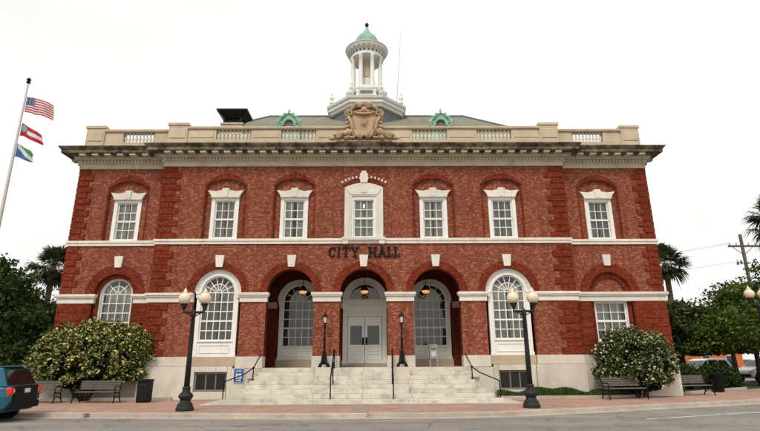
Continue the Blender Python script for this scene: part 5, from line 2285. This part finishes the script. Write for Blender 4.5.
shrub(26.2, 9.6, 1.1, .9, .8, "spiky dark shrub before the parked white cars", 'leafdark', 48, leaves=6000, size=.16, name="bush", skirt=.05, cat="bush")
shrub(15.9, 4.2, 1.0, .8, .6, "small dark bush at the foot of the right wall corner", 'leafdark', 49, leaves=4000, size=.11, name="bush", skirt=.05, cat="bush")
palm(22.7, 14.0, 8.7, "palm showing above the trees beside the right wall", 32, fl=1.5)
palm(27.3, 8.0, 10.5, "tall palm with spiky fronds near the utility pole", 33, fl=1.9)

# ------------------------------------------------------------------ utility pole with wires
UX, UY = 33.4, 20.0
o = empty("utility_pole", (UX, UY, -.03))
tag(o, "wooden utility pole with crossarm and grey transformers behind the trees", "utility pole")
MB().lathe([(.19, 0), (.13, 12.4)], n=12).build("pole", 'timber', o)
mb = MB()
mb.box(-1.25, 2.6, -.07, .07, 11.25, 11.42)
mb.tube([(-.9, -.02, 11.25), (0, -.02, 10.5)], .03, 5)
mb.tube([(.9, -.02, 11.25), (0, -.02, 10.5)], .03, 5)
mb.build("crossarm", 'timber', o)
for x in (-1.1, -.5, .6, 1.2, 2.3):
    MB().lathe([(.03, 11.42), (.07, 11.47), (.04, 11.54), (.07, 11.59), (.03, 11.66)], x, 0, 0, 8).build("insulator", 'galv', o)
mb = MB()
mb.tube([(0, 0, 9.7), (-.7, -.1, 9.85), (-.8, -.1, 10.1)], .035, 6)
mb.tube([(0, 0, 9.7), (.8, -.1, 9.9)], .035, 6)
mb.blob(-.78, -.1, 9.75, .10, .1, .16)
mb.blob(-.45, -.1, 9.85, .08, .1, .2)
mb.blob(.7, -.1, 9.95, .08, .1, .16)
mb.build("cutout_bracket", 'timber', o)
for x in (-.62, .62):
    mb = MB()
    mb.lathe([(.26, 7.0), (.28, 7.05), (.28, 7.9), (.24, 7.98), (.10, 8.02)], x, -.25, 0, 16)
    mb.tube([(x, -.25, 8.0), (x, -.25, 8.25)], .05, 6)
    mb.build("transformer", 'galv', o)


def wire(a, b, sag, label, r=.012):
    a, b = Vector(a), Vector(b)
    o = empty("overhead_wire", a)
    mb = MB()
    n = 18
    mb.tube([(b - a) * (i / n) - Vector((0, 0, sag * 4 * (i / n) * (1 - i / n))) for i in range(n + 1)], r, 4)
    o2 = mb.build("wire", 'galv', o)
    tag(o, label, "wire", "overhead wires from the utility pole")


for dx, dz, lb in ((-1.1, 11.62, "overhead wire from the outer tip of the crossarm to behind the city hall"),
                   (-.5, 11.62, "overhead wire from the crossarm beside the pole to behind the city hall"),
                   (-.75, 9.9, "overhead wire from the bracket below the crossarm to behind the city hall")):
    wire((UX + dx, UY, dz), (UX - 40 + dx, UY + 42, dz + 2), 1.2, lb)
wire((UX + 2.3, UY, 11.62), (UX + 40, UY - 14, 12.5), 1.0, "thin overhead wire running from the utility pole away from the city hall")


# ------------------------------------------------------------------ vehicles
def loft(mb, secs):
    """secs: list of rings (same count) of points"""
    n = len(mb.v)
    k = len(secs[0])
    for s in secs:
        mb.v += [tuple(p) for p in s]
    for i in range(len(secs) - 1):
        for j in range(k):
            l = (j + 1) % k
            mb.f.append((n + i * k + j, n + i * k + l, n + (i + 1) * k + l, n + (i + 1) * k + j))
    mb.f.append(tuple(n + j for j in range(k - 1, -1, -1)))
    mb.f.append(tuple(n + (len(secs) - 1) * k + j for j in range(k)))


def wheel(o, x, y, s, r=.34, w_=.22):
    mb = MB()
    prof = [(r * .62, -w_ / 2), (r * .93, -w_ / 2), (r, -w_ * .36), (r, w_ * .36), (r * .93, w_ / 2), (r * .62, w_ / 2)]
    mb.lathe(prof, n=28, cap=False)
    mb.v = [(x + a, y + c, r + b) for a, b, c in mb.v]
    wh = mb.build("wheel", 'tyre', o, smooth=True)
    rm = MB()
    rm.lathe([(.05, w_ * .42), (r * .56, w_ * .30), (r * .66, w_ * .46), (r * .66, -w_ * .4)], n=24, cap=False)
    rm.v = [(x + a, y + s * c, r + b) for a, b, c in rm.v]
    for k in range(5):
        a = 2 * pi * k / 5 + .3
        rm.tube([(x + .03 * cos(a), y + s * w_ * .43, r + .03 * sin(a)), (x + r * .6 * cos(a), y + s * w_ * .40, r + r * .6 * sin(a))], [.05, .035], 6)
    rm.build("rim", 'chrome', wh)


def suv(name, loc, rz, label, paint, cat="car", L=4.55, Wd=1.86, H=1.70):
    """five door car, nose towards -x in local space, tail at +x; origin at the ground under the tail"""
    o = empty(name, loc, rz)
    tag(o, label, cat)
    hw = Wd / 2

    def ring_(x, zb, zsill, zbelt, ztop, wb, wt):
        return [(x, -wb, zb), (x, -hw * wt, zsill), (x, -hw * wt, (zsill + zbelt) / 2 + .04), (x, -hw * wt * .965, zbelt), (x, -hw * wt * .88, ztop), (x, hw * wt * .88, ztop), (x, hw * wt * .965, zbelt), (x, hw * wt, (zsill + zbelt) / 2 + .04), (x, hw * wt, zsill), (x, wb, zb)]
    body = MB()
    S = [(-4.52, .40, .46, .66, .70, .5, .72), (-4.40, .30, .40, .78, .84, .7, .86), (-3.9, .24, .36, .88, .96, .8, .97), (-3.2, .22, .34, .96, 1.02, .8, 1.0), (-1.6, .22, .34, 1.00, 1.04, .8, 1.0), (-.5, .24, .36, 1.04, 1.06, .8, .995), (-.12, .30, .42, 1.02, 1.06, .76, .95), (-.02, .40, .50, .92, 1.0, .66, .88)]
    loft(body, [ring_(x, a, b, c, d, hw * e, f) for x, a, b, c, d, e, f in S])
    bd = body.build("body", paint, o, bevel=0.03)
    cab = MB()

    def cring(x, z0, z1, w0, w1):
        return [(x[0], -w0, z0), (x[1], -w1, z1), (x[1], w1, z1), (x[0], w0, z0)]
    top = MB()
    # greenhouse as prism with tumblehome
    prof = [(-3.35, 1.00), (-2.45, 1.55), (-2.0, 1.64), (-.95, 1.66), (-.42, 1.60), (-.14, 1.04)]
    n = len(top.v)
    for sgn in (-1, 1):
        for x, z in prof:
            t = (z - 1.0) / .66
            top.v.append((x, sgn * (hw * .945 - t * .17), z))
    k = len(prof)
    for i in range(k - 1):
        top.f.append((n + i, n + k + i, n + k + i + 1, n + i + 1))
    top.f.append(tuple(n + i for i in range(k)))
    top.f.append(tuple(n + k + i for i in range(k - 1, -1, -1)))
    top.f.append((n + k - 1, n + 2 * k - 1, n + k, n))
    top.build("cabin", paint, o, bevel=0.035)

    def sidey(z):
        return hw * .945 - (z - 1.0) / .66 * .17
    for sgn in (-1, 1):
        for quad in (((-3.02, 1.10), (-2.38, 1.10), (-2.38, 1.50), (-2.42, 1.50)), ((-2.30, 1.10), (-1.42, 1.10), (-1.42, 1.54), (-2.22, 1.54)), ((-1.34, 1.10), (-.42, 1.12), (-.66, 1.53), (-1.34, 1.54))):
            q = MB()
            pp = [(x, sgn * (sidey(z) + .006), z) for x, z in quad]
            q.poly(pp if sgn < 0 else pp[::-1])
            q.build("side_window", 'carglass', o)
    q = MB()
    q.poly([(-.155 + .012, -hw * .80, 1.10), (-.155 + .012, hw * .80, 1.10), (-.385 + .012, hw * .70, 1.53), (-.385 + .012, -hw * .70, 1.53)])
    q.build("rear_window", 'carglass', o)
    q = MB()
    q.poly([(-3.22, hw * .82, 1.10), (-3.22, -hw * .82, 1.10), (-2.56, -hw * .72, 1.51), (-2.56, hw * .72, 1.51)])
    q.build("windscreen", 'carglass', o)
    MB().box(-.66, -.30, -.60, .60, 1.635, 1.668).build("roof_spoiler", paint, o, bevel=0.012)
    for sgn in (-1, 1):
        y = sgn * (hw - .13)
        q = MB()
        q.box(-.30, .010, y - .06, y + .125, .80, 1.02)
        q.build("tail_light", 'redlens', o, bevel=0.035)
        q = MB()
        q.box(-.20, .018, sgn * (hw - .24) - .03, sgn * (hw - .24) + .03, .86, .97)
        q.build("reversing_light", 'plate', o, bevel=0.02)
        MB().box(-4.47, -4.30, y - .14, y + .10, .66, .78).build("headlight", 'plate', o, bevel=0.02)
    MB().box(-.30, .045, -hw * .90, hw * .90, .36, .58).build("rear_bumper", 'plastic', o, bevel=0.05)
    MB().box(-.10, .028, -.66, .66, .56, 1.06).build("shade_black_tailgate", 'plastic', o, bevel=0.02)  # black instead of body paint: shade on the rear put into the colour
    MB().box(.031, .040, -.16, .16, .84, .97).build("number_plate", 'plate', o)
    MB().box(-4.58, -4.35, -hw * .8, hw * .8, .34, .56).build("front_bumper", 'plastic', o, bevel=0.05)
    for sgn in (-1, 1):
        MB().box(-3.2, -.9, sgn * hw * .985 - .03, sgn * hw * .985 + .03, .30, .44).build("sill_trim", 'plastic', o, bevel=0.015)
        MB().box(-1.62, -1.46, sgn * hw * .97 - .02, sgn * hw * .97 + .03, .93, .96).build("door_handle", paint, o, bevel=0.01)
        for x in (-3.72, -.98):
            a = MB()
            a.lathe([(.42, -.12), (.42, .12)], n=24)
            a.v = [(x + p[0], sgn * (hw - .10) + p[2], .36 + p[1]) for p in a.v]
            a.build("wheel_arch", 'plastic', o)
            wheel(o, x, sgn * (hw - .085), sgn)
    return o


suv("parked_car", (-10.72, -6.62, -.126), 0.10, "teal estate car with red tail lights parked at the kerb", 'teal')
suv("parked_car", (26.6, 15.2, -.016), .25, "white parked car beyond the hedge, nearer the city hall wall", 'carwhite')
suv("parked_car", (32.0, 16.2, -.016), .25, "white parked car partly behind the lamp post trunk", 'carwhite')

# far orange building seen under the trees
o = empty("orange_building", (33.3, 26, -.03), 0.3)
tag(o, "low orange stuccoed building glimpsed under the trees beyond the parking lot", "building")
mb = MB()
mb.box(-3.2, 3.2, 0, 6, 0, 2.7)
mb.build("wall", 'orange', o)
mb = MB()
mb.box(-3.5, 3.5, -.4, 6.4, 2.7, 2.9)
mb.build("roof", 'slate', o)
for k in range(2):
    x = -1.5 + k * 3.0
    q = MB()
    q.box(x - .5, x + .5, -.03, .05, .9, 2.0)
    wq = q.build("window", 'white', o)
    MB().box(x - .43, x + .43, -.045, -.031, .97, 1.93).build("pane", 'carglass', wq)
